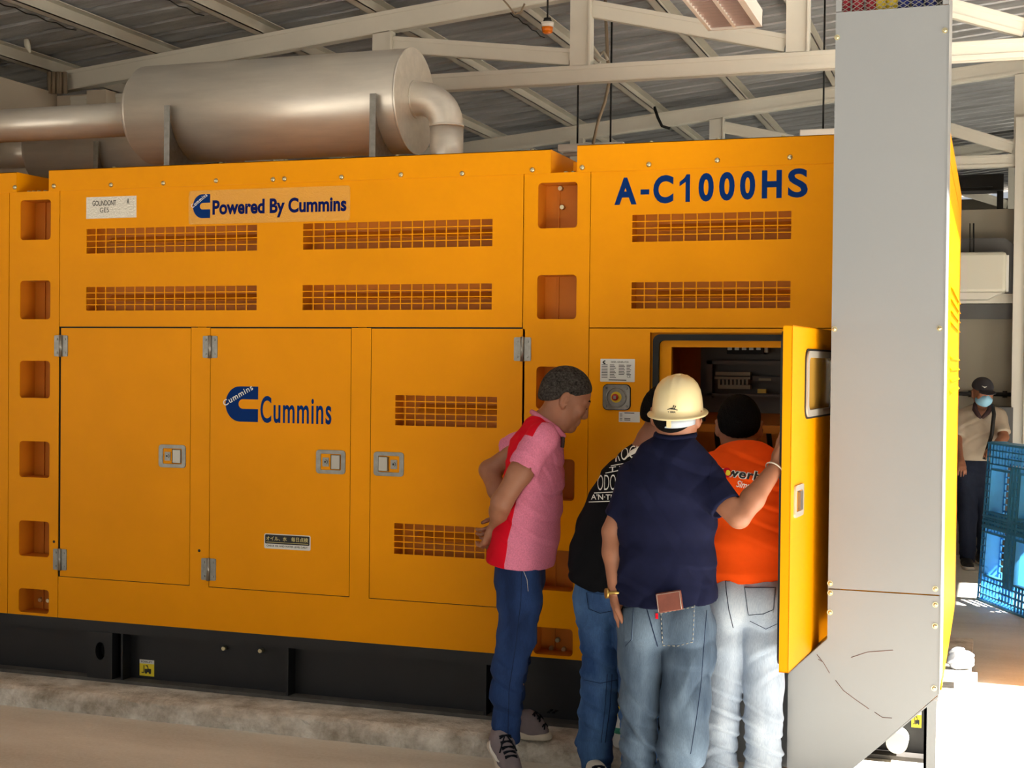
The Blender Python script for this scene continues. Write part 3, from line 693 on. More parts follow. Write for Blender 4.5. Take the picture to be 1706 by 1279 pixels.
# emergency stop
cx, cz = -1.5475, 1.562
b = MB(); b.plate(rrect(cx - .063, cx + .063, cz - .057, cz + .057, .022, 6), [], ymap(YF - .004), .004); b.build('switch_gasket', M['rubber'], G)
b = MB(); b.plate(rrect(cx - .060, cx + .060, cz - .054, cz + .054, .022, 6), [], ymap(YF - .009), .005)
b.tube([(cx + .043 * math.cos(a), YF - .010, cz + .043 * math.sin(a)) for a in np.linspace(0, 2 * PI, 33)], .004, 8)
for sx in (-1, 1):
    for sz in (-1, 1): b.cyl((cx + sx * .046, YF - .009, cz + sz * .040), (cx + sx * .046, YF - .013, cz + sz * .040), .006, .004, 8)
sw = b.build('switch_plate', M['steel'], G)
b = MB(); b.cyl((cx, YF - .0095, cz), (cx, YF - .013, cz), .024, n=28); b.build('switch_ring', M['estop_yellow'], sw)
b = MB(); b.tube([(cx, YF - .013, cz), (cx, YF - .03, cz), (cx, YF - .036, cz), (cx, YF - .038, cz)], [.011, .015, .014, .009], 24); b.build('stop_button', M['estop_red'], sw)
b = MB(); b.box(cx - .006, cx + .006, YF - .039, YF - .0375, cz - .007, cz + .007); b.build('button_mark', M['steel'], sw)
b = MB(); b.plate(rrect(-1.537, -1.443, 1.454, 1.499, .002), [], ymap(YF - .001), .001); wl = b.build('paper_label', M['white_stk'], G)
b = MB()
for k in range(5):
    z = 1.488 - .0065 * k; b.box(-1.533, -1.521, YF - .0015, YF - .001, z, z + .0022)
    if k > 2: b.box(-1.512, -1.485, YF - .0015, YF - .001, z, z + .003)
b.box(-1.512, -1.468, YF - .0015, YF - .001, 1.492, 1.4955)
b.build('paper_label_print', M['black_ink'], wl)
# control cubicle
b = MB(); x0, x1, z0, z1, dpt = OX0, OX1, .60, 1.845, .62
b.box(x0 - .006, x0, YF + .004, YF + dpt, z0, z1); b.box(x1, x1 + .006, YF + .004, YF + dpt, z0, z1)
b.box(x0, x1, YF + .004, YF + dpt, z0 - .006, z0); b.box(x0, x1, YF + .004, YF + dpt, z1, z1 + .006); b.box(x0 - .006, x1 + .006, YF + dpt, YF + dpt + .005, z0, z1)
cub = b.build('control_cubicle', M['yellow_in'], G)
b = MB(); b.plate(rrect(x0 + .012, x1 - .012, z0 + .012, z1 - .008, .03, 5), [rrect(x0 + .038, x1 - .038, z0 + .038, z1 - .034, .022, 5)], ymap(YF + .004), .022); b.build('rubber_seal', M['rubber'], cub)
b = MB(); b.plate(rrect(x0 + .0, x1 - .0, z0 + .0, z1 - .0), [rrect(x0 + .088, x1 - .07, z0 + .08, z1 - .062)], ymap(YF + .03), .03); b.build('inner_frame', M['yellow'], cub)
def cb(name, px0, px1, py0, py1, y, d, m, bev=0):
    a = at(px0, py0, Y=y); c = at(px1, py1, Y=y); b = MB(); b.box(a[0], c[0], y, y + d, c[2], a[2]); return b.build(name, M[m], cub, bevel=bev)
yb = YF + .46
cb('mounting_plate', 1168, 1350, 556, 690, yb + .09, .01, 'cab_grey')
cb('contactor_bank', 1211, 1272, 568, 590, yb, .08, 'rubber')
for i in range(5): cb('contactor_tip', 1212 + 12 * i, 1219 + 12 * i, 577, 583, yb - .008, .01, 'steel'); cb('contactor_lug', 1215 + 11 * i, 1222 + 11 * i, 563, 569, yb, .03, 'terminal')
cb('relay', 1272, 1279, 570, 587, yb + .02, .05, 'offwhite')
for py0, py1 in ((600, 608), (655, 662)): cb('cable_tray', 1178, 1330, py0, py1, yb, .06, 'cab_grey')
for px0, px1 in ((1178, 1186),): cb('cable_tray', px0, px1, 600, 662, yb, .06, 'cab_grey')
cb('terminal_rail', 1192, 1250, 619, 626, yb + .01, .05, 'terminal'); cb('terminal_rail', 1190, 1250, 627, 632, yb, .05, 'terminal'); cb('terminal_rail', 1196, 1250, 641, 648, yb + .01, .05, 'terminal')
for i in range(8): cb('terminal_block', 1196 + 6.6 * i, 1200 + 6.6 * i, 632, 641, yb + .01, .05, 'terminal')
cb('breaker_strip', 1254, 1330, 627, 636, yb + .02, .05, 'cab_grey'); cb('breaker_strip', 1264, 1285, 630, 634, yb + .015, .02, 'terminal')
cb('relay_block', 1262, 1276, 648, 655, yb + .02, .03, 'estop_yellow')
a = at(1100, 704, Y=YF + .3); b = MB(); b.box(x0, x1, YF + .28, YF + .36, a[2] - .035, a[2]); b.build('cross_shelf', M['yellow_in'], cub)
cb('module', 1160, 1172, 690, 702, YF + .29, .05, 'cab_grey')
for i in range(4):
    b = MB(); xx = -1.2 + i * .12; b.tube([(xx, YF + .5, 1.40), (xx + .03, YF + .42, 1.25), (xx - .02, YF + .44, 1.0), (xx + .02, YF + .5, .7)], .012, 8); b.build('control_cable', M[('cable_black', 'cable_red', 'cable_black', 'cable_blue')[i]], cub)
# open control door: hinge line to free edge
hx, hy = -.612, YF - .004; fx, fy = -.674, 5.05
dv = np.array((fx - hx, fy - hy, 0)); DL = np.linalg.norm(dv); dv /= DL; on = np.array((-dv[1], dv[0], 0)); on = on if on[0] > 0 else -on     # outward (to the right)
def dmap(u, v, w_): return np.array((hx, hy, 0)) + dv * u + np.array((0, 0, v)) - on * w_
DZa, DZb = .604, 1.853
b = MB(); b.plate(rrect(0, DL, DZa, DZb), [rrect(.10, .60, 1.54, 1.74, .03, 5)], dmap, .003)
for (u0, u1, v0, v1) in ((0, .004, DZa, DZb), (DL - .004, DL, DZa, DZb), (0, DL, DZa, DZa + .004), (0, DL, DZb - .004, DZb)):
    vs = [dmap(u, v, w_) for w_ in (0, .034) for v in (v0, v1) for u in (u0, u1)]; b.add(vs, [(0, 1, 3, 2), (4, 6, 7, 5), (0, 4, 5, 1), (2, 3, 7, 6), (0, 2, 6, 4), (1, 5, 7, 3)])
cd = b.build('control_door', M['yellow'], G)
b = MB(); b.plate(rrect(.08, .632, 1.516, 1.764, .04, 6), [rrect(.105, .60, 1.541, 1.739, .025, 5)], lambda u, v, w_: dmap(u, v, w_ - .010), .014); b.build('window_frame', M['bright_steel'], cd)
b = MB(); b.plate(rrect(.10, .605, 1.538, 1.742, .02), [], lambda u, v, w_: dmap(u, v, w_ + .004), .003); b.build('window_pane', M['glass'], cd)
b = MB(); b.plate(rrect(.07, .640, 1.508, 1.772, .045, 6), [rrect(.082, .630, 1.518, 1.762, .04, 6)], lambda u, v, w_: dmap(u, v, w_ - .004), .006); b.build('window_gasket', M['rubber'], cd)
b = MB(); b.plate(rrect(.66, .81, 1.155, 1.272, .014), [rrect(.685, .79, 1.175, 1.252, .006)], lambda u, v, w_: dmap(u, v, w_ - .007), .008); b.plate(rrect(.68, .795, 1.17, 1.257), [], lambda u, v, w_: dmap(u, v, w_ + .004), .002); b.build('latch_frame', M['bright_steel'], cd)
b = MB(); b.plate(rrect(.70, .745, 1.18, 1.247, .004), [], lambda u, v, w_: dmap(u, v, w_ - .012), .012); b.build('latch_paddle', M['chrome'], cd)
b = MB(); b.plate(rrect(.02, DL - .02, DZa + .02, DZb - .02, .03, 5), [rrect(.045, DL - .045, DZa + .045, DZb - .045, .02, 5)], lambda u, v, w_: dmap(u, v, w_ + .034), .012); b.build('door_seal', M['rubber'], cd)
# black skid
b = MB(); x0, x1 = XL - .02, -.222
b.box(x0, x1, YF - .0, YBK, .340, ZB - .001); b.box(x0, x1, YF + .075, YF + .083, .10, .34)
b.box(x0, x1, YBK - .08, YBK, .091, .34); b.box(x0, x0 + .01, YF + .08, YBK, .091, .34); b.box(x1 - .01, x1, YF + .08, YBK, .091, .34)
sk = b.build('skid', M['black_steel'], G)
b = MB(); b.box(x0, x1, YF, YF + .08, .091, .108); b.build('bottom_flange', M['dusty_steel'], sk)
for x in (-4.074, -3.152, -2.148, -1.22, -5.5):
    b = MB(); b.box(x - .005, x + .005, YF + .006, YF + .078, .108, .34); b.build('skid_rib', M['black_steel'], sk)
b = MB(); ring = [( -4.195 + .028 * math.cos(a), .245 + .045 * math.sin(a)) for a in np.linspace(0, 2 * PI, 25)[:-1]]
b.plate(rrect(-4.270, -4.124, .108, .34), [ring], ymap(YF - .004), .05); b.build('lifting_lug', M['black_steel'], sk)
for px, py in ((375, 1079), (436, 1083)):
    p = at(px, py, Y=YF + .07); b = MB(); b.cyl((p[0], YF + .076, p[2]), (p[0], YF + .05, p[2]), .012, .010, 8); b.build('skid_bolt', M['bolt'], sk)
def lift_sticker(x0, x1, z0, z1, y):
    b = MB(); b.box(x0, x1, y, y + .001, z0, z1); s_ = b.build('forklift_sticker', M['lemon'], sk)
    w_, h = x1 - x0, z1 - z0
    b = MB(); b.box(x0, x1, y - .0006, y, z0 + h * .76, z1); b.build('sticker_band', M['white_stk'], sk)
    b = MB(); U = lambda u: x0 + u * w_; V = lambda v: z0 + v * h
    b.box(U(.28), U(.33), y - .001, y, V(.18), V(.66)); b.box(U(.14), U(.30), y - .001, y, V(.18), V(.23))
    b.plate([(U(.36), V(.24)), (U(.80), V(.24)), (U(.80), V(.46)), (U(.62), V(.46)), (U(.58), V(.66)), (U(.40), V(.66)), (U(.44), V(.60)), (U(.54), V(.60)), (U(.56), V(.44)), (U(.36), V(.44))], [], ymap(y - .001), .0005)
    for u in (.45, .72): b.cyl((U(u), y - .0012, V(.22)), (U(u), y - .0002, V(.22)), w_ * .08, n=12)
    b.build('sticker_print', M['black_ink'], sk)
    lettering('sticker_lettering', 'FORKLIFT', U(.12), U(.88), V(.82), V(.93), M['black_ink'], sk, y - .001, .01)
lift_sticker(-4.016, -3.932, .122, .203, YF + .0735)
lift_sticker(-.292, -.252, .215, .285, YF + .0735)
b = MB(); p = at(1494, 1238, Y=YF - .04); b.cyl((p[0], YF + .07, p[2]), (p[0], YF - .04, p[2]), .043, n=24); b.build('drain_stub', M['offwhite'], sk)

# ------------------------------------------------------------------ exhaust silencers
def silencer(x0, x1, yc, zc, R_, label, pipe_l, elbow=True, zroof=2.655, sx_=()):
    t = empty('exhaust_silencer', ((x0 + x1) / 2, yc, zroof), label, 'silencer')
    b = MB(); n = 56
    b.tube([(x0 + .02, yc, zc), (x0 + .022, yc, zc), (x1, yc, zc)], [R_ - .012, R_ - .0, R_], n, False); b.build('shell', M['alu'], t)
    b = MB(); b.tube([(x0 - .012, yc, zc), (x0 + .02, yc, zc)], [R_ * .9, R_ - .012], n); b.build('end_cap', M['alu'], t)
    b = MB(); b.tube([(x1, yc, zc), (x1 + .012, yc, zc)], [R_ + .004, R_ + .004], n); b.build('end_cap', M['alu'], t)
    b = MB(); b.tube([(x0 + .01, yc, zc - .012), (pipe_l, yc, zc - .012)], .096, 32); b.build('inlet_pipe', M['alu'], t)
    if elbow:
        b = MB(); re = .088; xc = x1 + .01; R2 = .15
        pts = [(xc, yc, zc + .01), (xc + .03, yc, zc + .01)] + [(xc + .03 + R2 * math.sin(a), yc, zc + .01 - R2 + R2 * math.cos(a)) for a in np.linspace(0, PI / 2, 12)[1:]]
        e = b.tube(pts, re, 32, False).build('outlet_elbow', M['alu'], t)
        ze = pts[-1][2]; xe = pts[-1][0]
        b = MB(); b.cyl((xe, yc, ze), (xe, yc, zroof - .01), re, n=32); b.tube([(xe, yc, ze + .006), (xe, yc, ze - .006)], re + .003, 32); b.build('outlet_pipe', M['alu'], t)
        b = MB(); b.tube([(x1 + .012, yc, zc + .01), (x1 + .018, yc, zc + .01)], re + .012, 32); b.build('weld_collar', M['alu'], t)
    for x in sx_:
        b = MB()
        arc = [(yc + (R_ + .004) * math.cos(a), zc + (R_ + .004) * math.sin(a)) for a in np.linspace(PI * 1.02, PI * 1.98, 20)]
        b.plate([(yc - R_ - .03, zroof), (yc + R_ + .03, zroof), (yc + R_ + .03, zc - .01), (yc + R_ + .006, zc - .01)] + arc[::-1] + [(yc - R_ - .006, zc - .01), (yc - R_ - .03, zc - .01)], [], lambda u, v, w_, x=x: (x + w_, u, v), .010)
        b.box(x - .002, x + .032, yc - R_ - .034, yc - R_ - .026, zroof, zc - .01)
        b.build('saddle', M['steel'], t)
    return t
silencer(-4.522, -2.90, 6.8, 3.078, .273, 'large matt silver exhaust silencer with right-hand elbow on the near generator roof', -6.41, sx_=(at(275, 220, Y=6.5)[0], at(617, 200, Y=6.5)[0]))
silencer(-5.93, -4.33, 7.75, 3.078, .273, "second matt silver exhaust silencer, half hidden behind the nearer silencer and its pipe", -6.41, False, sx_=(at(157, 260, Y=7.45)[0], -4.6))
# ------------------------------------------------------------------ grey cable duct at the generator's right end
t = empty('cable_duct', (-.38, 5.6, 0.09), 'tall light grey sheet metal cable duct with dog-leg foot beside the open door', 'cable duct')
x0, x1, yf, yb = -.583, -.170, 5.47, 5.9195
b = MB(); b.box(x0, x1, yf, yf + .003, .853, 3.06); b.build('upper_front_sheet', M['duct'], t)
b = MB(); b.plate([(x0, .848), (x1, .848), (x1, .478), (-.553, .095), (-.730, .095), (-.730, .508), (x0, .655)], [], ymap(yf + .001), .003); b.build('lower_front_sheet', M['duct'], t)
b = MB(); b.box(x1 - .003, x1, yf + .003, yb, .47, 3.4); b.box(x1 - .0, x1 + .003, yf - .002, yf + .03, .478, 3.06); b.build('right_side_sheet', M['duct'], t)
b = MB(); b.box(x0, x0 + .003, yf + .003, yb, .655, 3.06); b.build('left_side_sheet', M['duct'], t)
b = MB(); b.plate([(x1 - .004, .47), (-.556, .088 + .006), (-.556, .091), (x1, .466)], [], ymap(yf + .004), .16); b.build('sloping_underside', M['duct'], t)
b = MB(); b.plate([(-.731, .508), (x0, .655), (x0, .658), (-.731, .511)], [], ymap(yf + .004), .16); b.build('sloping_shoulder', M['duct'], t)
b = MB(); b.box(-.7315, -.7285, yf + .004, 5.64, .095, .508); b.build('foot_side_sheet', M['duct'], t)
b = MB(); b.box(-1.13, -.735, 5.66, 5.663, .092, .585); b.box(-1.13, -.735, 5.663, 5.9, .582, .585); b.box(-1.133, -1.13, 5.66, 5.9, .092, .585); b.build('side_trunk', M['duct'], t)
for x, z in ((-.577, 2.965), (-.183, 2.965), (-.572, 1.85), (-.186, 1.853), (-.575, .872), (-.187, .875), (-.574, .835), (-.186, .815), (-.574, .76), (-.186, .735), (-.186, .50)):
    b = MB(); b.cyl((x, yf, z), (x, yf - .002, z), .011, n=10); b.tube([(x, yf - .002, z), (x, yf - .006, z), (x, yf - .008, z)], [.008, .007, .003], 8); b.build('sheet_screw', M['bolt'], t)
for q in ((x0, x0 + .022, yf, yf + .022), (x1 - .022, x1, yf, yf + .022), (x0, x1, yf + .3, yf + .32)):
    b = MB(); b.box(*q, 3.063, 3.45); b.build('cage_post', M['duct'], t)
# expanded-metal window, joined strands
b = MB(); cw, ch = .0285, .019; xa, xb, za, zb_ = x0 + .02, x1 - .02, 3.060, 3.42
i = 0; z = za
while z < zb_:
    x = xa - (cw / 2 if i % 2 else 0)
    while x < xb:
        for p, q in (((x, z), (x + cw / 2, z + ch / 2)), ((x + cw / 2, z + ch / 2), (x + cw, z))):
            if p[0] >= xa - .001 and q[0] <= xb + .001: b.bar((p[0], yf + .003, p[1]), (q[0], yf + .003, q[1]), .002, .0032, (0, 1, 0))
        x += cw
    z += ch / 2; i += 1
tag(b.build('wire_mesh', M['steel'], t), kind='stuff')
for k, (nm, ms) in enumerate((('cable_red', (-.555, -.505, -.455)), ('cable_yellow', (-.42, -.378)), ('cable_blue', (-.335, -.285, -.235)))):
    for x in ms:
        b = MB(); b.cyl((x, yf + .05, 2.2), (x, yf + .05, 3.9), .022, n=12); b.build('power_cable', M[nm], t)
b = MB(); b.box(-.222, -.212, 5.50, 5.54, .0, .445); b.box(-.222, -.178, 5.50, 5.505, .0, .445); b.build('support_leg', M['duct'], t)
# hairline scratches on the lower sheet
MS = mat('brown_scratch', (124, 92, 84), 0.8)
for pts in (((1361, 1090), (1372, 1104), (1382, 1121)), ((1363, 1098), (1370, 1102)), ((1392, 1133), (1405, 1150), (1425, 1165), (1448, 1181)), ((1418, 1095), (1445, 1086), (1488, 1083)), ((1457, 1186), (1470, 1195), (1486, 1196))):
    P = [at(px, py, Y=yf - .0005) for px, py in pts]; b = MB(); b.tube(P, .0011, 4); b.build('scratch', MS, t)
# ------------------------------------------------------------------ things past the generator's end
c = at(1609, 1142, Y=7.45); c[2] = .09
b = MB(); b.box(-.155, -.045, 7.35, 7.5, .09, .15); tag(b.build('white_block', M['bag_white'], None, (-.10, 7.42, .09)), 'small white block on the sunlit plinth end behind the grey duct', 'block')
BAG = ('white_bag', 'crumpled pale blue-white plastic bag behind the small white block', 'bag')
# blue plastic pallet standing on edge
PA = np.array((-.078, 10.815, 0.0)); PD = np.array((.313, -.703, 0.0)); PD /= np.linalg.norm(PD); PN = np.array((PD[1], -PD[0], 0.0)); PN = PN if PN[1] < 0 else -PN
lean = np.array((.055, .02, 1.0))
t = empty('blue_pallet', PA, 'blue plastic pallet standing on edge on the concrete at the far right', 'pallet')
def pm(u, v, w_): return PA + PD * u + lean * v - PN * w_
def pbar(b, u0, u1, v0, v1, w0, w1):
    vs = [pm(u, v, w_) for w_ in (w0, w1) for v in (v0, v1) for u in (u0, u1)]
    b.add(vs, [(0, 2, 3, 1), (4, 5, 7, 6), (0, 1, 5, 4), (2, 6, 7, 3), (0, 4, 6, 2), (1, 3, 7, 5)])
PW, PH = 1.1, 1.165
wins = [(a, a + .30, c, c + .30) for a in (.10, .58) for c in (.20, .66)]
def inwin(u0, u1, v0, v1): return any(u1 > a + .001 and u0 < c - .001 and v1 > d + .001 and v0 < e - .001 for a, c, d, e in wins)
for w0 in (0.0, .125):
    b = MB(); s_ = .05; nu, nv = int(PW / s_), int(PH / s_)
    for i in range(nu + 1):
        for j in range(nv):
            u, v = i * s_, j * s_
            if not inwin(u, u + .008, v, v + s_): pbar(b, u, u + .010, v, v + s_, w0, w0 + .012)
    for j in range(nv + 1):
        for i in range(nu):
            u, v = i * s_, j * s_
            if not inwin(u, u + s_, v, v + .008): pbar(b, u, u + s_, v, v + .010, w0, w0 + .012)
    b.build('deck_grid', M['blue_plastic'], t)
for (a, c, d, e) in wins:
    b = MB(); pbar(b, a - .015, a, d - .015, e + .015, -.004, .03); pbar(b, c, c + .015, d - .015, e + .015, -.004, .03); pbar(b, a, c, d - .015, d, -.004, .03); pbar(b, a, c, e, e + .015, -.004, .03); b.build('window_rim', M['blue_plastic'], t)
for (u0, u1) in ((0, .055), (.42, .45), (.475, .505), (.53, .555), (PW - .05, PW)):
    b = MB(); pbar(b, u0, u1, 0, PH, .02, .125) if u0 in (0, PW - .05) else pbar(b, u0, u1, .15, 1.0, -.003, .125); b.build('runner', M['blue_plastic'], t)
for v0 in (0.0, .535, .575, .615, PH - .02):
    b = MB(); pbar(b, 0.0, PW, v0, v0 + .016, -.003, .125); b.build('stringer', M['blue_plastic'], t)
# bottle between the legs on the plinth
p = at(1033, 1236, Y=5.70); p[2] = .09
t = empty('drink_bottle', (p[0], 5.72, .09), 'small white bottle with green label and yellow cap, on the plinth between the jeans', 'bottle')
b = MB(); q = ORG[t.name]; b.tube([q + (0, 0, z) for z in (0, .01, .09, .12, .14)], [.03, .036, .036, .02, .015], 16); b.build('bottle_body', M['white_stk'], t)
b = MB(); b.tube([q + (0, 0, z) for z in (.06, .085)], .0368, 16); b.build('label_band', M['bottle_green'], t)
b = MB(); b.tube([q + (0, 0, z) for z in (.13, .165, .17)], [.02, .02, .012], 12); b.build('bottle_cap', M['lemon'], t)
# ------------------------------------------------------------------ smooth bodies and cloth
def nrm(a): a = np.array(a, float); return a / np.linalg.norm(a)
class Sdf:
    """distance field on a grid, unioned smoothly and turned into one continuous mesh"""
    def __init__(s, lo, hi, h):
        s.h = h; s.lo = np.array(lo, float); n = np.ceil((np.array(hi) - s.lo) / h).astype(int) + 1
        s.D = np.full(n, 0.2, np.float32); s.ax = [(s.lo[i] + h * np.arange(n[i])).astype(np.float32) for i in range(3)]
    def region(s, lo, hi, m):
        sl = []
        for i in range(3):
            a = int(max(0, math.floor((lo[i] - m - s.lo[i]) / s.h))); b = int(min(s.D.shape[i], math.ceil((hi[i] + m - s.lo[i]) / s.h) + 1))
            if b <= a: return None, None
            sl.append(slice(a, b))
        return tuple(sl), [s.ax[0][sl[0]][:, None, None], s.ax[1][sl[1]][None, :, None], s.ax[2][sl[2]][None, None, :]]
    def comb(s, sl, d, k, mode):
        a = s.D[sl]
        if mode == 'sub': d = -d
        if mode == 'add':
            if k > 0: hh = np.maximum(k - np.abs(a - d), 0) / k; s.D[sl] = np.minimum(a, d) - hh * hh * k * .25
            else: s.D[sl] = np.minimum(a, d)
        else:
            if k > 0: hh = np.maximum(k - np.abs(a - d), 0) / k; s.D[sl] = np.maximum(a, d) + hh * hh * k * .25
            else: s.D[sl] = np.maximum(a, d)
    def cone(s, a, b, r0, r1, k=.02, axis=None, q=1.0, mode='add', flat=False):
        """tapered capsule; along 'axis' the section is 1/q times as wide"""
        a = np.array(a, float); b = np.array(b, float); R_ = max(r0, r1) / min(q, 1)
        sl, P = s.region(np.minimum(a, b) - R_, np.maximum(a, b) + R_, k + .03)
        if sl is None: return s
        x, y, z = [P[i] - a[i] for i in range(3)]; ab = b - a
        if axis is not None:
            ax = nrm(axis); e = (x * ax[0] + y * ax[1] + z * ax[2]) * (q - 1); x = x + e * ax[0]; y = y + e * ax[1]; z = z + e * ax[2]; ab = ab + ax * np.dot(ab, ax) * (q - 1)
        t = np.clip((x * ab[0] + y * ab[1] + z * ab[2]) / max(np.dot(ab, ab), 1e-9), 0, 1)
        d = np.sqrt((x - ab[0] * t) ** 2 + (y - ab[1] * t) ** 2 + (z - ab[2] * t) ** 2) - (r0 + (r1 - r0) * t)
        if flat:
            fd = nrm(np.array(b) - np.array(a)); bb = np.array(b, float)
            d = np.maximum(d, (P[0] - bb[0]) * fd[0] + (P[1] - bb[1]) * fd[1] + (P[2] - bb[2]) * fd[2])
        s.comb(sl, d, k, mode); return s
    def chain(s, pts, rs, k=.02, axis=None, q=1.0):
        for i in range(len(pts) - 1): s.cone(pts[i], pts[i + 1], rs[i], rs[i + 1], k, axis, q)
        return s
    def ell(s, c, r, k=.02, f=(0, 1, 0), u=(0, 0, 1), mode='add'):
        """ellipsoid, radii (side, forward, up)"""
        c = np.array(c, float); f = nrm(f); sd = nrm(np.cross(f, u)); u = np.cross(sd, f); R_ = max(r)
        sl, P = s.region(c - R_, c + R_, k + .03)
        if sl is None: return s
        x, y, z = [P[i] - c[i] for i in range(3)]
        a = (x * sd[0] + y * sd[1] + z * sd[2]); b = (x * f[0] + y * f[1] + z * f[2]); e = (x * u[0] + y * u[1] + z * u[2])
        k0 = np.sqrt((a / r[0]) ** 2 + (b / r[1]) ** 2 + (e / r[2]) ** 2); k1 = np.sqrt((a / r[0] ** 2) ** 2 + (b / r[1] ** 2) ** 2 + (e / r[2] ** 2) ** 2)
        d = k0 * (k0 - 1) / np.maximum(k1, 1e-6)
        s.comb(sl, d, k, mode); return s
    def cut(s, p, n_, k=.004):
        """keep only the side of the plane that n_ points away from"""
        n_ = nrm(n_); d = (s.ax[0][:, None, None] - p[0]) * n_[0] + (s.ax[1][None, :, None] - p[1]) * n_[1] + (s.ax[2][None, None, :] - p[2]) * n_[2]
        s.comb((slice(None),) * 3, d, k, 'int'); return s
    def merge(s, o, k): s.comb((slice(None),) * 3, o.D, k, 'add'); return s
    def folds(s, amp, waves, zr=None, seed=0):
        """cloth folds: ridged waves; waves = [(direction, wavelength, weight)]"""
        x, y, z = s.ax[0][:, None, None], s.ax[1][None, :, None], s.ax[2][None, None, :]
        rg = np.random.RandomState(seed); tot = 0
        for (d, L, w_) in waves:
            d = nrm(d) * 2 * PI / L; ph, p2, p3 = rg.uniform(0, 6, 3)
            wob = 1.1 * np.sin(x * 9 + y * 7 + z * 5 + p2) + .7 * np.sin(x * 17 - y * 13 + z * 11 + p3)
            th = .5 * (d[0] * x + d[1] * y + d[2] * z + ph + wob); md = np.clip(.45 + .55 * np.sin(x * 6.1 + z * 8.3 - y * 5 + p2), 0, 1)
            tot = tot + w_ * md * ((1 - np.abs(np.sin(th))) ** 1.6 - .9 * (1 - np.abs(np.sin(th + .75))) ** 4)
        if zr is not None:
            z0, z1, f_ = zr; tot = tot * np.clip((z - z0) / f_, 0, 1) * np.clip((z1 - z) / f_, 0, 1)
        s.D = s.D - (amp * tot).astype(np.float32); return s
    def mesh(s, name, origin):
        D = s.D; ins = D < 0; nx, ny, nz = D.shape
        cnt = np.zeros((nx - 1, ny - 1, nz - 1), np.int8)
        for i in (0, 1):
            for j in (0, 1):
                for k in (0, 1): cnt += ins[i:nx - 1 + i, j:ny - 1 + j, k:nz - 1 + k]
        act = np.argwhere((cnt > 0) & (cnt < 8)); idx = np.full(cnt.shape, -1, np.int32); idx[act[:, 0], act[:, 1], act[:, 2]] = np.arange(len(act))
        off = [(i, j, k) for i in (0, 1) for j in (0, 1) for k in (0, 1)]
        val = {o: D[act[:, 0] + o[0], act[:, 1] + o[1], act[:, 2] + o[2]] for o in off}
        acc = np.zeros((len(act), 3)); num = np.zeros(len(act))
        for o in off:
            for a in range(3):
                if o[a] == 0:
                    o2 = list(o); o2[a] = 1; o2 = tuple(o2); va, vb = val[o], val[o2]; c = (va < 0) != (vb < 0)
                    tt = np.where(c, va / np.where(c, va - vb, 1), 0)
                    e = np.tile(np.array(o, float), (len(act), 1)); e[:, a] = tt; acc += e * c[:, None]; num += c
        V = (act + acc / np.maximum(num, 1)[:, None]) * s.h + s.lo
        quads = []
        for a in range(3):
            b, c = (a + 1) % 3, (a + 2) % 3
            s0 = [slice(None)] * 3; s1 = [slice(None)] * 3; s0[a] = slice(0, -1); s1[a] = slice(1, None)
            A, B = ins[tuple(s0)], ins[tuple(s1)]
            e = np.argwhere(A != B)
            e = e[(e[:, b] > 0) & (e[:, c] > 0) & (e[:, b] < D.shape[b] - 1) & (e[:, c] < D.shape[c] - 1)]
            flip = A[e[:, 0], e[:, 1], e[:, 2]]
            def cell(db, dc):
                q = e.copy(); q[:, b] += db; q[:, c] += dc; return idx[q[:, 0], q[:, 1], q[:, 2]]
            Q = np.stack([cell(-1, -1), cell(0, -1), cell(0, 0), cell(-1, 0)], 1); Q[~flip] = Q[~flip][:, ::-1]
            quads.append(Q)
        Q = np.concatenate(quads); Q = Q[(Q >= 0).all(1)]
        s.V, s.Q = V, Q
        me = bpy.data.meshes.new(name); nv, nf = len(V), len(Q)
        me.vertices.add(nv); me.vertices.foreach_set('co', (V - np.array(origin)).astype(np.float32).ravel())
        me.loops.add(nf * 4); me.loops.foreach_set('vertex_index', Q.astype(np.int32).ravel())
        me.polygons.add(nf); me.polygons.foreach_set('loop_start', np.arange(0, nf * 4, 4, dtype=np.int32))
        try: me.polygons.foreach_set('loop_total', np.full(nf, 4, np.int32))
        except Exception: pass
        me.polygons.foreach_set('use_smooth', np.ones(nf, bool)); me.update(calc_edges=True); me.validate()
        return me
    def build(s, name, m, parent):
        o = place(name, s.mesh(name, ORG[parent.name]), m, parent); return o
    def tree(s): return BVHTree.FromPolygons([tuple(q) for q in s.V], [tuple(q) for q in s.Q.tolist()])

def project(tree, pts, d, off):
    """drop points onto a surface along d, standing off by 'off'"""
    out = []; last = None; off0 = 0
    if d is None: d = np.mean([np.array(p, float) for p in pts], 0) - np.array((0, 0, EYE))      # along the line of sight of the photograph
    d = Vector(nrm(d))
    for p in pts:
        h = tree.ray_cast(Vector(p) - d * .6, d)
        q = h[0] if h[0] is not None else (last if last is not None else Vector(p))
        if h[0] is not None and last is not None and abs((q - Vector(p)).dot(d) - off0) > .14: q = Vector(p) + d * off0
        if h[0] is not None: off0 = (q - Vector(p)).dot(d); last = q
        out.append(np.array(q) - np.array(d[:]) * off)
    return out
def seam(name, tree, pts, r, m, parent, d=None, off=.0005, dashed=False):
    P = []
    for i in range(len(pts) - 1):
        a, c = np.array(pts[i], float), np.array(pts[i + 1], float); n = max(2, int(np.linalg.norm(c - a) / .008))
        P += [a + (c - a) * k / n for k in range(n)]
    P.append(np.array(pts[-1], float)); Q = project(tree, P, d, off)
    b = MB()
    if dashed:
        for i in range(0, len(Q) - 1, 2): b.tube(Q[i:i + 2], r * .75, 5)
    else: b.tube(Q, r * .62, 5, True)
    return b.build(name, m, parent)
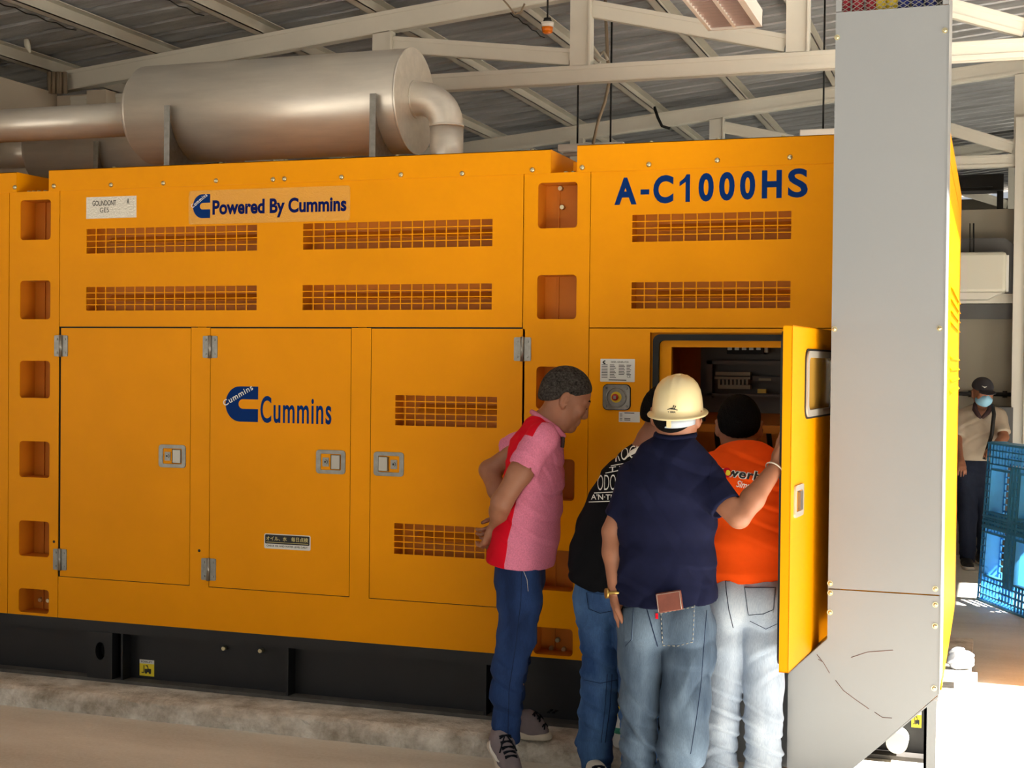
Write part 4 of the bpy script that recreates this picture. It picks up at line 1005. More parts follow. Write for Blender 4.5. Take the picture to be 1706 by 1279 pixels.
def patch(name, tree, outline, m, parent, d=None, off=.003, n=14):
    """thin cloth patch over a surface: quad outline (4 corners, order around) gridded and projected"""
    c = [np.array(q, float) for q in outline]; pts = []
    for j in range(n + 1):
        for i in range(n + 1):
            u, v = i / n, j / n; pts.append((1 - u) * (1 - v) * c[0] + u * (1 - v) * c[1] + u * v * c[2] + (1 - u) * v * c[3])
    Q = project(tree, pts, d, off); b = MB()
    b.add(Q, [(j * (n + 1) + i, j * (n + 1) + i + 1, (j + 1) * (n + 1) + i + 1, (j + 1) * (n + 1) + i) for j in range(n) for i in range(n)], True)
    o = b.build(name, m, parent); so = o.modifiers.new('t', 'SOLIDIFY'); so.thickness = off; so.offset = -1
    return o
def cloth_text(name, body, tree, org, ux, uz, w_, h, m, parent, d=None, bold=0, shear=0, off=.002, spacing=1.0, sub=.012):
    u, z, f = text_rect(body, 0, w_, 0, h, bold, spacing, shear)
    bm = bmesh.new(); vs = [bm.verts.new((a, c, 0)) for a, c in zip(u, z)]
    for q in f:
        try: bm.faces.new([vs[i] for i in q])
        except ValueError: pass
    for _ in range(3):
        e = [x for x in bm.edges if x.calc_length() > sub]
        if not e: break
        bmesh.ops.subdivide_edges(bm, edges=e, cuts=1, use_grid_fill=False); bmesh.ops.triangulate(bm, faces=bm.faces)
    bm.verts.index_update(); pts = [np.array(org) + np.array(ux) * v.co.x + np.array(uz) * v.co.y for v in bm.verts]; fs = [tuple(v.index for v in q.verts) for q in bm.faces]; bm.free()
    Q = project(tree, pts, d, off); b = MB(); b.add(Q, fs); return b.build(name, m, parent)

def head(s, c, f, u, sc=1.0, nose=1.0):
    """skull, face, ears; c = head centre, f forward, u up"""
    f = nrm(f); sd = nrm(np.cross(f, u)); u = np.cross(sd, f)
    L = lambda a, b, e: c + sc * (sd * a + f * b + u * e)
    s.ell(L(0, -.012, .032), (.078 * sc, .100 * sc, .092 * sc), .02, f, u)
    s.ell(L(0, .028, -.03), (.062 * sc, .066 * sc, .092 * sc), .03, f, u)
    s.cone(L(0, .012, -.07), L(0, .066, -.098), .050 * sc, .024 * sc, .03)
    for e in (-1, 1):
        s.cone(L(e * .045, -.005, -.03), L(e * .032, .03, -.085), .030 * sc, .022 * sc, .03)      # jaw
        s.ell(L(e * .042, .066, -.022), (.022 * sc, .020 * sc, .022 * sc), .02, f, u)             # cheek
        s.cone(L(e * .012, .086, .022), L(e * .044, .073, .022), .010 * sc, .009 * sc, .012)      # brow
        s.ell(L(e * .031, .092, .002), (.015 * sc, .012 * sc, .009 * sc), .012, f, u, 'sub')       # socket
        s.ell(L(e * .031, .078, .002), (.013 * sc, .012 * sc, .012 * sc), .004, f, u)             # closed lid
        s.ell(L(e * .087, -.014, -.004), (.009 * sc, .021 * sc, .034 * sc), .006, f + sd * e * .55, u + f * -.15)
        s.ell(L(e * .096, -.008, -.002), (.007 * sc, .011 * sc, .019 * sc), .004, f + sd * e * .5, u, 'sub')
        s.ell(L(e * .083, -.006, -.033), (.007 * sc, .009 * sc, .010 * sc), .006, f, u)
        s.ell(L(e * .011, .101 * nose, -.040), (.009 * sc, .010 * sc, .008 * sc), .006, f, u)     # nostril wing
    s.cone(L(0, .089, .012), L(0, .110 * nose, -.032), .008 * sc, .0115 * sc, .012)                 # nose
    s.cone(L(-.018, .088, -.063), L(.018, .088, -.063), .008 * sc, .008 * sc, .008); s.cone(L(-.015, .086, -.074), L(.015, .086, -.074), .009 * sc, .009 * sc, .008)
    s.cone(L(-.022, .101, -.0685), L(.022, .101, -.0685), .0025 * sc, .0025 * sc, .003, mode='sub')
    s.ell(L(0, .074, -.100), (.018 * sc, .016 * sc, .015 * sc), .014, f, u)                       # chin
    return L
def hair(c, f, u, sc, front, nape, h=.004, thick=.010, side=.0):
    """close-cropped hair: skull shell cut by a line from forehead to nape"""
    f = nrm(f); sd = nrm(np.cross(f, u)); u = np.cross(sd, f); c = np.array(c)
    s = Sdf(c - .16, c + .17, h); L = lambda a, b, e: c + sc * (sd * a + f * b + u * e)
    s.ell(L(0, -.012, .032), (.078 * sc + thick, .100 * sc + thick, .092 * sc + thick), .02, f, u)
    s.ell(L(0, -.045, -.01), (.066 * sc + thick, .062 * sc + thick, .085 * sc + thick), .03, f, u)
    p, q = L(0, *front), L(0, *nape); d = q - p; nn = -np.cross(nrm(d), sd); nn = nn if np.dot(nn, u) < 0 else -nn
    s.cut((p + q) / 2, nn, .03); s.cut(L(0, front[0], 0), f * 1.0 + u * -.25, .012)
    for e in (-1, 1): s.ell(L(e * .092, .004, -.022), (.030 * sc, .040 * sc, .052 * sc), .012, f, u, 'sub')
    s.folds(.002, [((1, .3, .2), .017, .8), ((.2, 1, .5), .013, .7)], None, 3)
    return s
def hand(s, wrist, d, pn, curl=(.5, .6, .6), thumb=1, sc=1.0, spread=.10):
    """palm, four fingers of unequal length with three bent segments, thumb from the side; pn = palm facing"""
    d = nrm(d); pn = nrm(np.array(pn) - d * np.dot(pn, d)); sd = np.cross(d, pn) * thumb
    w_ = np.array(wrist, float)
    s.cone(w_, w_ + d * .04 * sc, .023 * sc, .026 * sc, .015, sd, .85)
    for e in (-.026, -.009, .009, .026): s.cone(w_ + d * .03 * sc + sd * e * .8 * sc, w_ + d * .088 * sc + sd * e * sc, .014 * sc, .0125 * sc, .012)
    for e, L_ in ((.028, .066), (.010, .076), (-.009, .071), (-.026, .056)):
        p = w_ + d * .088 * sc + sd * e * sc; a = 0; dirn = nrm(d + sd * e / .026 * spread)
        for j, (fr, c_) in enumerate(zip((.45, .31, .24), curl)):
            a += c_; q = p + (dirn * math.cos(a) + pn * math.sin(a)) * L_ * fr * 1.12 * sc
            s.cone(p, q, (.0095 - .0012 * j) * sc, (.0088 - .0013 * j) * sc, .004); p = q
    p = w_ + d * .028 * sc + sd * .026 * sc; q = p + (d * .026 + sd * .022 + pn * .010) * sc; r_ = q + (d * .026 + sd * .004 + pn * .010) * sc; e = r_ + (d * .022 + pn * .006) * sc
    s.cone(p, q, .014 * sc, .0115 * sc, .008); s.cone(q, r_, .0112 * sc, .0098 * sc, .004); s.cone(r_, e, .0095 * sc, .0078 * sc, .004)
def shoe(heel, toe, parent, m, sole='sole', stripe=None, laces=True, h=.005):
    heel = np.array(heel, float); toe = np.array(toe, float); d = nrm(toe - heel); L_ = np.linalg.norm(toe - heel); sd = nrm(np.array((d[1], -d[0], 0))); up = np.cross(sd, d)
    lo = np.minimum(heel, toe) - .10; hi = np.maximum(heel, toe) + .10; hi[2] += .06
    s = Sdf(lo, hi, h)
    s.cone(heel + d * .045 + up * .045, heel + d * .10 + up * .05, .040, .042, .02); s.cone(heel + d * .045 + up * .085, heel + d * .075 + up * .085, .036, .038, .02)
    s.cone(heel + d * .10 + up * .055, heel + d * (L_ - .06) + up * .030, .044, .036, .03, sd, .92); s.cone(heel + d * (L_ - .09) + up * .026, heel + d * (L_ - .05) + up * .024, .036, .030, .02, sd, .78)
    s.cut(heel + up * .022, -up, .002); o = s.build('shoe_upper', M[m], parent)
    s2 = Sdf(lo, hi, h)
    s2.cone(heel + d * .045 + up * .012, heel + d * (L_ - .05) + up * .012, .042, .040, .02, sd, .95); s2.cone(heel + d * (L_ - .10) + up * .012, heel + d * (L_ - .045) + up * .012, .043, .040, .02, sd, .88)
    s2.cut(heel + up * .001, -up, .002); s2.cut(heel + up * .030, up, .002); s2.build('shoe_sole', M[sole], parent)
    tr = s.tree()
    if laces:
        for k in range(5):
            b = MB()
            for e in (-1, 1):
                P = project(tr, [heel + d * (.11 + .022 * k + .004 * e * j) + sd * .026 * j + up * .12 for j in (-1, -.5, 0, .5, 1)], -up, .002); b.tube(P, .0035, 6)
            b.build('shoe_lace', M['lace'], parent)
        for e in (-1, 1): b = MB(); P = project(tr, [heel + d * (.115 + .012 * k) + sd * e * (.006 + .008 * k) + up * .12 for k in range(5)], -up, .005); b.tube(P, .003, 6); b.build('lace_end', M['lace'], parent)
    if stripe:
        P = [heel + d * (.07 + .12 * k) + up * (.062 - .026 * math.sin(k * PI * .75)) + sd * stripe * .06 for k in (0, .2, .4, .6, .8, 1)]
        Q = project(tr, P, -sd * stripe, .001); b = MB(); b.tube(Q, [.002, .006, .008, .008, .006, .003], 6); b.build('shoe_stripe', M['white_ink'], parent)
    return o
# ------------------------------------------------------------------ crumpled bag on the plinth end
s = Sdf((-.23, 7.74, .08), (-.03, 7.96, .24), .005)
s.cone((-.15, 7.85, .13), (-.11, 7.85, .14), .050, .046, .02); s.cone((-.15, 7.84, .17), (-.10, 7.85, .155), .036, .030, .02)
s.folds(.012, [((1, .3, .6), .07, .9), ((-.6, .4, 1), .05, .7)], None, 2); s.cut((0, 0, .092), (0, 0, -1), .004)
tag(place(BAG[0], s.mesh(BAG[0], (-.13, 7.85, .09)), M['bag_white'], None, (-.13, 7.85, .09)), BAG[1], BAG[2])
# ------------------------------------------------------------------ people
def box_of(pts, m):
    P = np.array(pts); return P.min(0) - m, P.max(0) + m
UP = np.array((0, 0, 1.0))
def person(name_loc, label): return empty('person', name_loc, label, 'person')

# ---- man in red and pink polo, seen from his right side, hands behind his back
R_ = person((-1.95, 5.60, 0.0), 'man in red and pink polo and dark jeans, hands clasped behind his back')
Yn, Yc, Yf = 5.40, 5.58, 5.76
sp = [at(868, 935, Y=Yc), at(876, 890, Y=Yc), at(884, 842, Y=Yc), at(890, 795, Y=Yc), at(894, 750, Y=Yc), at(902, 716, Y=Yc)]
sh_n, sh_f = at(903, 730, Y=Yn + .02), at(905, 728, Y=Yf - .02)
el_n, wr_n = at(836, 836, Y=5.35), at(827, 874, Y=5.44)
el_f, wr_f = at(815, 783, Y=5.78), at(850, 868, Y=5.57)
hc = at(943, 663, Y=5.585); hf = nrm((.86, .40, -.46)); hu = nrm((.42, .1, 1))
hips_n, hips_f = at(866, 950, Y=5.48), at(870, 950, Y=5.68)
kn_n, an_n = at(858, 1075, Y=5.46), at(846, 1225, Y=5.50); kn_f, an_f = at(862, 1075, Y=5.68), at(856, 1188, Y=5.69)
lo, hi = box_of([hc, el_n, wr_n, el_f, at(800, 905, Y=5.4), an_n, an_f, at(985, 640, Y=5.6)], .14)
s = Sdf(lo, hi, .0048)
hd = head(s, hc, hf, hu, 1.03, .95)
s.chain([at(903, 722, Y=Yc), at(918, 700, Y=Yc), at(934, 676, Y=Yc)], [.070, .060, .058], .03)
s.chain(sp, [.10, .10, .095, .09, .085, .07], .03, (0, 1, 0), .66)
for a, e, w_ in ((sh_n, el_n, wr_n), (sh_f, el_f, wr_f)):
    s.cone(a, a + (e - a) * .55, .054, .050, .03); s.cone(a + (e - a) * .5, e, .050, .042, .02)
    m_ = e + (w_ - e) * .4; s.cone(e, m_, .043, .041, .02); s.cone(m_, w_, .041, .028, .02)
hand(s, wr_n, (-.42, .22, -.88), (-.8, .6, .2), (.45, .75, .5), 1, 1.0)
hand(s, wr_f, (-.75, -.45, -.55), (-.35, .75, .3), (.35, .55, .5), -1, 1.0)
for a, e, w_ in ((hips_n, kn_n, an_n), (hips_f, kn_f, an_f)): s.cone(a, e, .07, .045, .03); s.cone(e, w_, .045, .032, .02)
s.build('body', M['skin'], R_)
hair(hc, hf, hu, 1.03, (.088, .058), (-.11, -.070), .004, .005).build('hair', M['hair_grey'], R_)
b = MB()
for e in (-1, 1):
    P = [hd(e * (.013 + .03 * k), .093 - .012 * k, .027 + .006 * math.sin(k * 3)) for k in (0, .3, .6, 1)]; b.tube(P, [.003, .0045, .004, .002], 6)
b.build('eyebrows', M['hair'], R_)
b = MB()
for e in (-1, 1): b.tube([hd(e * (.020 + .024 * k), .0895, .001 - .003 * math.sin(k * 3.1)) for k in (0, .5, 1)], .0022, 6)
b.build('eyelashes', M['hair'], R_)
# shirt
lo, hi = box_of(sp + [sh_n, sh_f, at(845, 770, Y=5.35), at(835, 752, Y=5.8)], .2)
s = Sdf(lo, hi, .005)
s.chain([at(867, 960, Y=Yc)] + sp, [.126, .128, .130, .120, .113, .102, .07], .03, (0, 1, 0), .62)
s.cone(at(905, 722, Y=Yc), sh_n, .062, .060, .03); s.cone(at(905, 722, Y=Yc), sh_f, .062, .060, .03)
sl_n, sl_f = at(872, 779, Y=5.37), at(845, 750, Y=5.80)
s.cone(sh_n, sl_n, .064, .061, .02, flat=True); s.cone(sh_f, sl_f, .064, .060, .02, flat=True)
s.cone(sl_n, el_n, .052, .052, 0, mode='sub')
s.folds(.007, [((.5, .2, 1), .10, .7), ((1, .3, -.6), .15, .7), ((.2, 1, .8), .08, .4)], None, 5)
h0, h1 = at(817, 927, Y=Yc), at(918, 946, Y=Yc); hd_ = nrm(h1 - h0); s.cut((h0 + h1) / 2, np.array((hd_[2], 0, -hd_[0])), .006)
s.cone(at(911, 706, Y=Yc), at(945, 655, Y=Yc), .061, .075, .006, mode='sub')
me = s.mesh('polo_shirt', ORG[R_.name])
zs = np.array([at(914, 690, Y=5.45)[2], at(900, 745, Y=5.45)[2], at(872, 813, Y=5.45)[2], at(852, 935, Y=5.45)[2]]); xs = np.array([at(914, 690, Y=5.45)[0], at(892, 745, Y=5.45)[0], at(872, 813, Y=5.45)[0], at(852, 935, Y=5.45)[0]])
def segd(P, a, c): t_ = np.clip(((P - a) @ (c - a)) / ((c - a) @ (c - a)), .42, 1.2); return np.linalg.norm(P - a - t_[:, None] * (c - a), axis=1)
V_ = s.V; red = np.minimum(np.minimum(np.interp(V_[:, 2], zs[::-1], xs[::-1]) - V_[:, 0], segd(V_, sh_n, sl_n) - .075), segd(V_, sh_f, sl_f) - .075)
att = me.attributes.new('panel', 'FLOAT', 'POINT'); att.data.foreach_set('value', red.astype(np.float32))
m = M['pink']; t_ = m.node_tree; pb = t_.nodes['Principled BSDF']; an = t_.nodes.new('ShaderNodeAttribute'); an.attribute_name = 'panel'
gt = t_.nodes.new('ShaderNodeMath'); gt.operation = 'GREATER_THAN'; gt.inputs[1].default_value = 0.0; t_.links.new(an.outputs['Fac'], gt.inputs[0])
mx = t_.nodes.new('ShaderNodeMixRGB'); mx.inputs[2].default_value = lin((206, 6, 34)) + (1,)
t_.links.new(gt.outputs[0], mx.inputs[0]); t_.links.new(pb.inputs['Base Color'].links[0].from_socket, mx.inputs[1]); t_.links.new(mx.outputs[0], pb.inputs['Base Color'])
me.materials.append(m)
place('polo_shirt', me, None, R_); tr = s.tree()
b = MB(); cpts = [at(886, 686, Y=Yc), at(893, 690, Y=Yc - .055), at(910, 701, Y=Yc - .073), at(928, 714, Y=Yc - .060), at(939, 726, Y=Yc - .015), at(939, 726, Y=Yc + .015), at(926, 712, Y=Yc + .06), at(908, 699, Y=Yc + .073), at(893, 689, Y=Yc + .055), at(886, 686, Y=Yc)]
b.tube(cpts, .011, 8); b.build('collar', M['pink'], R_)
b = MB(); b.tube([at(938, 722, Y=Yc - .02), at(938, 735, Y=Yc - .02), at(937, 745, Y=Yc - .015)], .008, 6); b.build('placket', M['maroon'], R_)
# jeans
lo, hi = box_of([hips_n, hips_f, kn_n, kn_f, an_n, an_f], .2); s = Sdf(lo, hi, .005)
s.cone(at(867, 935, Y=Yc), at(866, 965, Y=Yc), .100, .104, .03, (0, 1, 0), .68)
s.chain([hips_n, at(866, 1000, Y=5.47), at(860, 1060, Y=5.46), at(848, 1108, Y=5.46), at(843, 1150, Y=5.47), at(844, 1200, Y=5.49), at(846, 1236, Y=5.50)], [.086, .088, .075, .066, .061, .054, .050], .03)
s.chain([hips_f, at(868, 1000, Y=5.69), at(864, 1060, Y=5.69), at(854, 1110, Y=5.69), at(850, 1150, Y=5.69), at(853, 1196, Y=5.69)], [.084, .086, .072, .062, .056, .050], .03)
s.folds(.009, [((.6, .1, 1), .085, .8), ((-.7, .2, 1), .11, .6), ((1, 1, .2), .14, .4)], (-.1, .80, .14), 11)
s.cut(an_n - UP * .035, (0.1, 0, -1), .006)
s.build('jeans', M['jeans_indigo'], R_); tr = s.tree()
seam('side_seam', tr, [at(869, 948, Y=5.3), at(868, 1000, Y=5.3), at(860, 1070, Y=5.3), at(848, 1150, Y=5.3), at(846, 1225, Y=5.3)], .0022, M['stitch'], R_)
seam('pocket_seam', tr, [at(872, 950, Y=5.3), at(878, 965, Y=5.3), at(880, 985, Y=5.3)], .002, M['stitch_pale'], R_)
shoe(at(822, 1236, Y=5.535) + (0, 0, 0), np.array((*at(858, 1290, Y=5.34)[:2], .008)), R_, 'shoe_grey', stripe=1)
t0 = at(850, 1226, Z=.092); t1 = at(916, 1232, Z=.092)
shoe((t0[0], 5.70, .092), (t1[0] + .01, 5.705, .092), R_, 'shoe_grey')

# ---- man in navy polo under the cream helmet, seen from behind
N_ = person((-1.08, 5.0, 0.0), 'man in navy polo and faded jeans seen from behind, reaching to the open door')
Y0 = 5.0
sp = [at(1110, 985, Y=Y0), at(1110, 930, Y=Y0), at(1108, 870, Y=Y0), at(1113, 812, Y=Y0), at(1119, 768, Y=Y0)]
shL, shR = at(1064, 796, Y=Y0), at(1167, 794, Y=Y0)
elL, wrL = at(1021, 885, Y=5.0), at(1026, 985, Y=4.96); elR, wrR = at(1231, 861, Y=4.92), at(1295, 776, Y=5.10)
hc = at(1127, 692, Y=5.02); hf = nrm((.06, 1, -.02)); hu = nrm((.02, -.05, 1))
hipL, hipR = at(1071, 1045, Y=5.0), at(1149, 1045, Y=5.0)
knL, knR = at(1067, 1160, Y=4.99), at(1142, 1165, Y=4.97); anL, anR = at(1066, 1340, Y=5.0), at(1128, 1340, Y=5.0)
anL[2] = anR[2] = .09
lo, hi = box_of([hc, hc + UP * .05, elL, elR, wrR, at(1310, 720, Y=5.15), anL, anR, shL, shR], .13)
s = Sdf(lo, hi, .005)
head(s, hc, hf, hu, 1.0)
s.chain([at(1122, 748, Y=Y0), at(1126, 715, Y=5.01)], [.066, .058], .03)
s.chain(sp, [.10, .10, .10, .10, .08], .03, (1, 0, 0), .66)
for a, e, w_ in ((shL, elL, wrL), (shR, elR, wrR)):
    s.cone(a, e, .050, .042, .02); m_ = e + (w_ - e) * .35; s.cone(e, m_, .041, .041, .006); s.cone(m_, w_, .041, .027, .02)
hand(s, wrL, (.12, .1, -1), (1, 0, 0), (.2, .3, .3), 1); hand(s, wrR, (.02, .55, .83), (1, .05, 0), (.15, .25, .2), -1)
for a, e, w_ in ((hipL, knL, anL), (hipR, knR, anR)): s.cone(a, e, .075, .05, .03); s.cone(e, w_, .05, .035, .02)
s.build('body', M['skin'], N_)
hs_ = hair(hc, hf, hu, 1.0, (.07, .04), (-.11, -.085), .005, .003); hs_.cut(hc + UP * .0, (0, .1, 1), .004); hs_.build('hair', M['hair'], N_)
lo, hi = box_of(sp + [shL, shR, elR, elL], .2); s = Sdf(lo, hi, .005)
s.chain([at(1110, 1010, Y=Y0)] + sp, [.124, .121, .118, .117, .120, .094], .03, (1, 0, 0), .68)
s.cone(at(1122, 756, Y=Y0), shL, .058, .058, .04); s.cone(at(1122, 756, Y=Y0), shR, .058, .058, .04); s.cone(at(1124, 748, Y=Y0), at(1120, 775, Y=Y0), .058, .075, .04)
slL, slR = at(1034, 862, Y=5.0), at(1209, 845, Y=4.94)
s.cone(shL, slL, .062, .060, .03, flat=True); s.cone(shR, slR, .068, .062, .03, flat=True)
s.cone(slR, elR, .050, .048, 0, mode='sub'); s.cone(slL, elL, .050, .048, 0, mode='sub')
s.folds(.010, [((.3, .2, 1), .13, .6), ((.9, .2, -.5), .15, .8), ((-.8, .2, -.6), .18, .7)], None, 21)
s.folds(.012, [((.25, 0, 1), .06, 1)], (at(1100, 1010, Y=Y0)[2], at(1100, 925, Y=Y0)[2], .05), 4)
s.cut(at(1100, 1000, Y=Y0), (.06, .1, -1), .006); s.cone(at(1125, 728, Y=5.01), at(1127, 680, Y=5.03), .055, .075, .004, mode='sub')
s.build('polo_shirt', M['navy'], N_); trS = s.tree()
b = MB(); cc = at(1125, 728, Y=5.01); b.tube([cc + np.array((.068 * math.cos(a), .062 * math.sin(a), .016 - .010 * math.sin(a) * -1 - .008)) for a in np.linspace(0, 2 * PI, 25)], .013, 8); b.build('collar', M['navy'], N_)
seam('yoke_seam', trS, [at(1048, 768, Y=4.7), at(1052, 800, Y=4.7), at(1040, 850, Y=4.7)], .0018, M['navy'], N_)
seam('yoke_seam', trS, [at(1188, 765, Y=4.7), at(1180, 800, Y=4.7), at(1188, 845, Y=4.7)], .0018, M['navy'], N_)
lo, hi = box_of([hipL, hipR, knL, knR, anL, anR, at(1110, 980, Y=5.0)], .22); s = Sdf(lo, hi, .005)
s.cone(at(1110, 1000, Y=Y0), at(1110, 1025, Y=Y0), .108, .114, .03, (1, 0, 0), .68)
s.ell(at(1078, 1045, Y=4.94), (.080, .07, .095), .04); s.ell(at(1146, 1045, Y=4.94), (.080, .07, .095), .04)
s.chain([hipL, at(1069, 1090, Y=4.99), knL, at(1065, 1230, Y=4.98), at(1062, 1300, Y=5.0), anL], [.098, .084, .070, .062, .060, .066], .025)
s2 = Sdf(lo, hi, .005); s2.chain([hipR, at(1147, 1090, Y=4.98), knR, at(1139, 1230, Y=4.96), at(1128, 1300, Y=4.98), anR], [.098, .092, .088, .086, .078, .072], .025); s.merge(s2, .006)
s.folds(.012, [((.9, .1, 1), .12, .9), ((-1, .2, .7), .16, .8), ((.2, .2, 1), .075, .4)], (-.1, at(1100, 1050, Y=Y0)[2], .14), 31)
s.cut((0, 0, .035), (0, 0, -1), .006)
s.build('jeans', M['jeans_grey'], N_); trJ = s.tree()
Yq = 4.7
pk = patch('back_pocket', trJ, [at(1099, 1016, Y=Yq), at(1160, 1004, Y=Yq), at(1157, 1072, Y=Yq), at(1102, 1078, Y=Yq)], M['jeans_grey'], N_, off=.004)
for off in (0, 4): seam('pocket_stitching', trJ, [at(1099, 1018 + off, Y=Yq), at(1160, 1006 + off, Y=Yq)], .0016, M['stitch_pale'], N_, off=.0052, dashed=True)
seam('pocket_stitching', trJ, [at(1158, 1006, Y=Yq), at(1155, 1070, Y=Yq), at(1128, 1077, Y=Yq), at(1103, 1076, Y=Yq), at(1100, 1020, Y=Yq)], .0016, M['stitch_pale'], N_, off=.0052, dashed=True)
patch('back_pocket', trJ, [at(1037, 1010, Y=Yq), at(1056, 1008, Y=Yq), at(1053, 1068, Y=Yq), at(1040, 1070, Y=Yq)], M['jeans_grey'], N_, off=.004)
seam('pocket_stitching', trJ, [at(1038, 1011, Y=Yq), at(1055, 1009, Y=Yq), at(1052, 1066, Y=Yq), at(1041, 1078, Y=Yq)], .0016, M['stitch'], N_, off=.0052)
seam('centre_seam', trJ, [at(1074, 1002, Y=Yq), at(1082, 1030, Y=Yq), at(1090, 1058, Y=Yq), at(1096, 1078, Y=Yq)], .003, M['stitch'], N_)
seam('side_seam', trJ, [at(1178, 1010, Y=Yq), at(1174, 1060, Y=Yq), at(1168, 1140, Y=Yq), at(1160, 1200, Y=Yq), at(1150, 1260, Y=Yq)], .0022, M['stitch'], N_)
b = MB(); q = project(trJ, [at(1094, 1026, Y=Yq)], None, .004)[0]; b.box(q[0] - .004, q[0] + .005, q[1] - .002, q[1] + .003, q[2] - .010, q[2] + .010); b.build('pocket_tab', M['red'], N_)
for a in (anL, anR): shoe((a[0] + .0, a[1] - .06, 0.0), (a[0] + .02, a[1] + .21, 0.0), N_, 'shoe_grey', laces=False)
b = MB(); d_ = nrm(wrL - elL); e1 = nrm(np.cross(d_, (0, 1, 0))); e2 = np.cross(d_, e1); q = wrL + d_ * .006
b.tube([q + .033 * (math.cos(a) * e1 + math.sin(a) * e2) for a in np.linspace(0, 2 * PI, 21)], .006, 8); b.cyl(q - .032 * np.array((.8, .5, 0)), q - .042 * np.array((.8, .5, 0)), .019, n=16); b.build('wrist_watch', M['gold'], N_)
b = MB(); d_ = nrm(wrR - elR); e1 = nrm(np.cross(d_, (0, 1, 0))); e2 = np.cross(d_, e1); q = wrR - d_ * .02
b.tube([q + .035 * (math.cos(a) * e1 + math.sin(a) * e2) for a in np.linspace(0, 2 * PI, 21)], .0028, 8); b.build('bracelet', M['sole'], N_)
# wallet in the pocket
q = project(trJ, [at(1119, 1004, Y=Yq)], None, .0)[0]
q = q + np.array((0, 0, .008))
q = q + np.array((0, -.022, 0))
t = empty('wallet', (q[0], q[1] - .012, q[2] - .03), 'brown leather wallet sticking out of the back pocket of the faded jeans', 'wallet')
b = MB(); b.obox((q[0], q[1] - .014, q[2] + .003), (.045, 0, .010), (0, .008, 0), (-.006, .004, .034)); b.build('wallet_body', M['leather'], t, bevel=.004)
b = MB(); o_ = np.array((q[0], q[1] - .0225, q[2] + .003)); ax = np.array((.041, 0, .009)); az = np.array((-.005, .0035, .030))
b.tube([o_ - ax - az, o_ - ax + az, o_ + ax + az, o_ + ax - az], .0009, 5); b.build('wallet_stitching', M['stitch_pale'], t)
# cream helmet
H = empty('hard_hat', hc + UP * .03, 'cream safety helmet worn by the man in the navy polo', 'helmet')
hu2 = nrm((.02, -.14, 1)); hf2 = nrm(np.cross(hu2, np.cross(hf, hu2))); hs = np.cross(hf2, hu2)
hb = at(1129, 689, Y=5.02)
def hp(a, ra, rf, e): return hb + hs * ra * math.cos(a) + hf2 * rf * math.sin(a) + hu2 * e
prof = [(1.17, -.002), (1.185, .002), (1.16, .005), (1.08, .007), (1.0, .012), (.985, .03), (.955, .058), (.89, .086), (.78, .109), (.62, .126), (.42, .137), (.2, .1415), (.0, .142)]
b = MB(); n = 64; vs = []
for (k, e) in prof:
    for j in range(n):
        a = 2 * PI * j / n; rd = .0
        if .15 < k < .97:                                    # raised rib front to back and two side ribs
            c_ = abs(math.cos(a)) * k
            rd = .005 * math.exp(-((c_ - .0) / .10) ** 2) + .003 * math.exp(-((c_ - .26) / .06) ** 2)
        vs.append(hp(a, (.091 * k), (.122 * k + (.012 if k > 1.05 and math.sin(a) > 0 else 0)), e + rd * .8))
fs = [(i * n + j, i * n + (j + 1) % n, (i + 1) * n + (j + 1) % n, (i + 1) * n + j) for i in range(len(prof) - 1) for j in range(n)]
b.add(vs, fs, True); o = b.build('helmet_shell', M['helmet'], H); so = o.modifiers.new('t', 'SOLIDIFY'); so.thickness = .0025; so.offset = -1
b = MB(); b.tube([hb + hu2 * .138, hb + hu2 * .146, hb + hu2 * .1475], [.013, .011, .006], 14); b.build('helmet_button', M['helmet'], H)
bm_ = MB(); ring = [hp(a, .086, .117, -.002) for a in np.linspace(PI * 1.12, PI * 1.88, 15)]; low = [hp(a, .083, .114, -.024 - .010 * math.sin((a - PI) * 1)) for a in np.linspace(PI * 1.12, PI * 1.88, 15)]
bm_.add(ring + low, [(i, i + 1, 15 + i + 1, 15 + i) for i in range(14)], True); o = bm_.build('helmet_cradle', M['strap_grey'], H); so = o.modifiers.new('t', 'SOLIDIFY'); so.thickness = .003
b = MB(); c0 = hp(1.5 * PI + .02, .085, .121, -.014); b.obox(c0, hs * .008, hf2 * .003, hu2 * .016); b.build('cradle_adjuster', M['helmet'], H)
# print on the helmet's back
hv = np.array(vs); tH = BVHTree.FromPolygons([tuple(q) for q in vs], fs)
b = MB()
for pts, w_ in ((((1112, 682), (1119, 680), (1128, 683)), .0016), (((1120, 681.5), (1129, 683)), .0012), (((1121, 680), (1123, 675)), .0016), (((1124, 680), (1126, 676)), .0016), (((1117, 681), (1125, 681)), .0022)):
    b.tube(project(tH, [at(px, py, Y=4.9) for px, py in pts], None, .001), w_, 5)
b.build('helmet_mark', M['black_ink'], H)
cloth_text('helmet_lettering', 'T SIMA', tH, at(1112, 687.5, Y=4.9), (1, 0, 0), (0, 0, 1), .030, .0065, M['black_ink'], H, bold=.03, off=.0008)

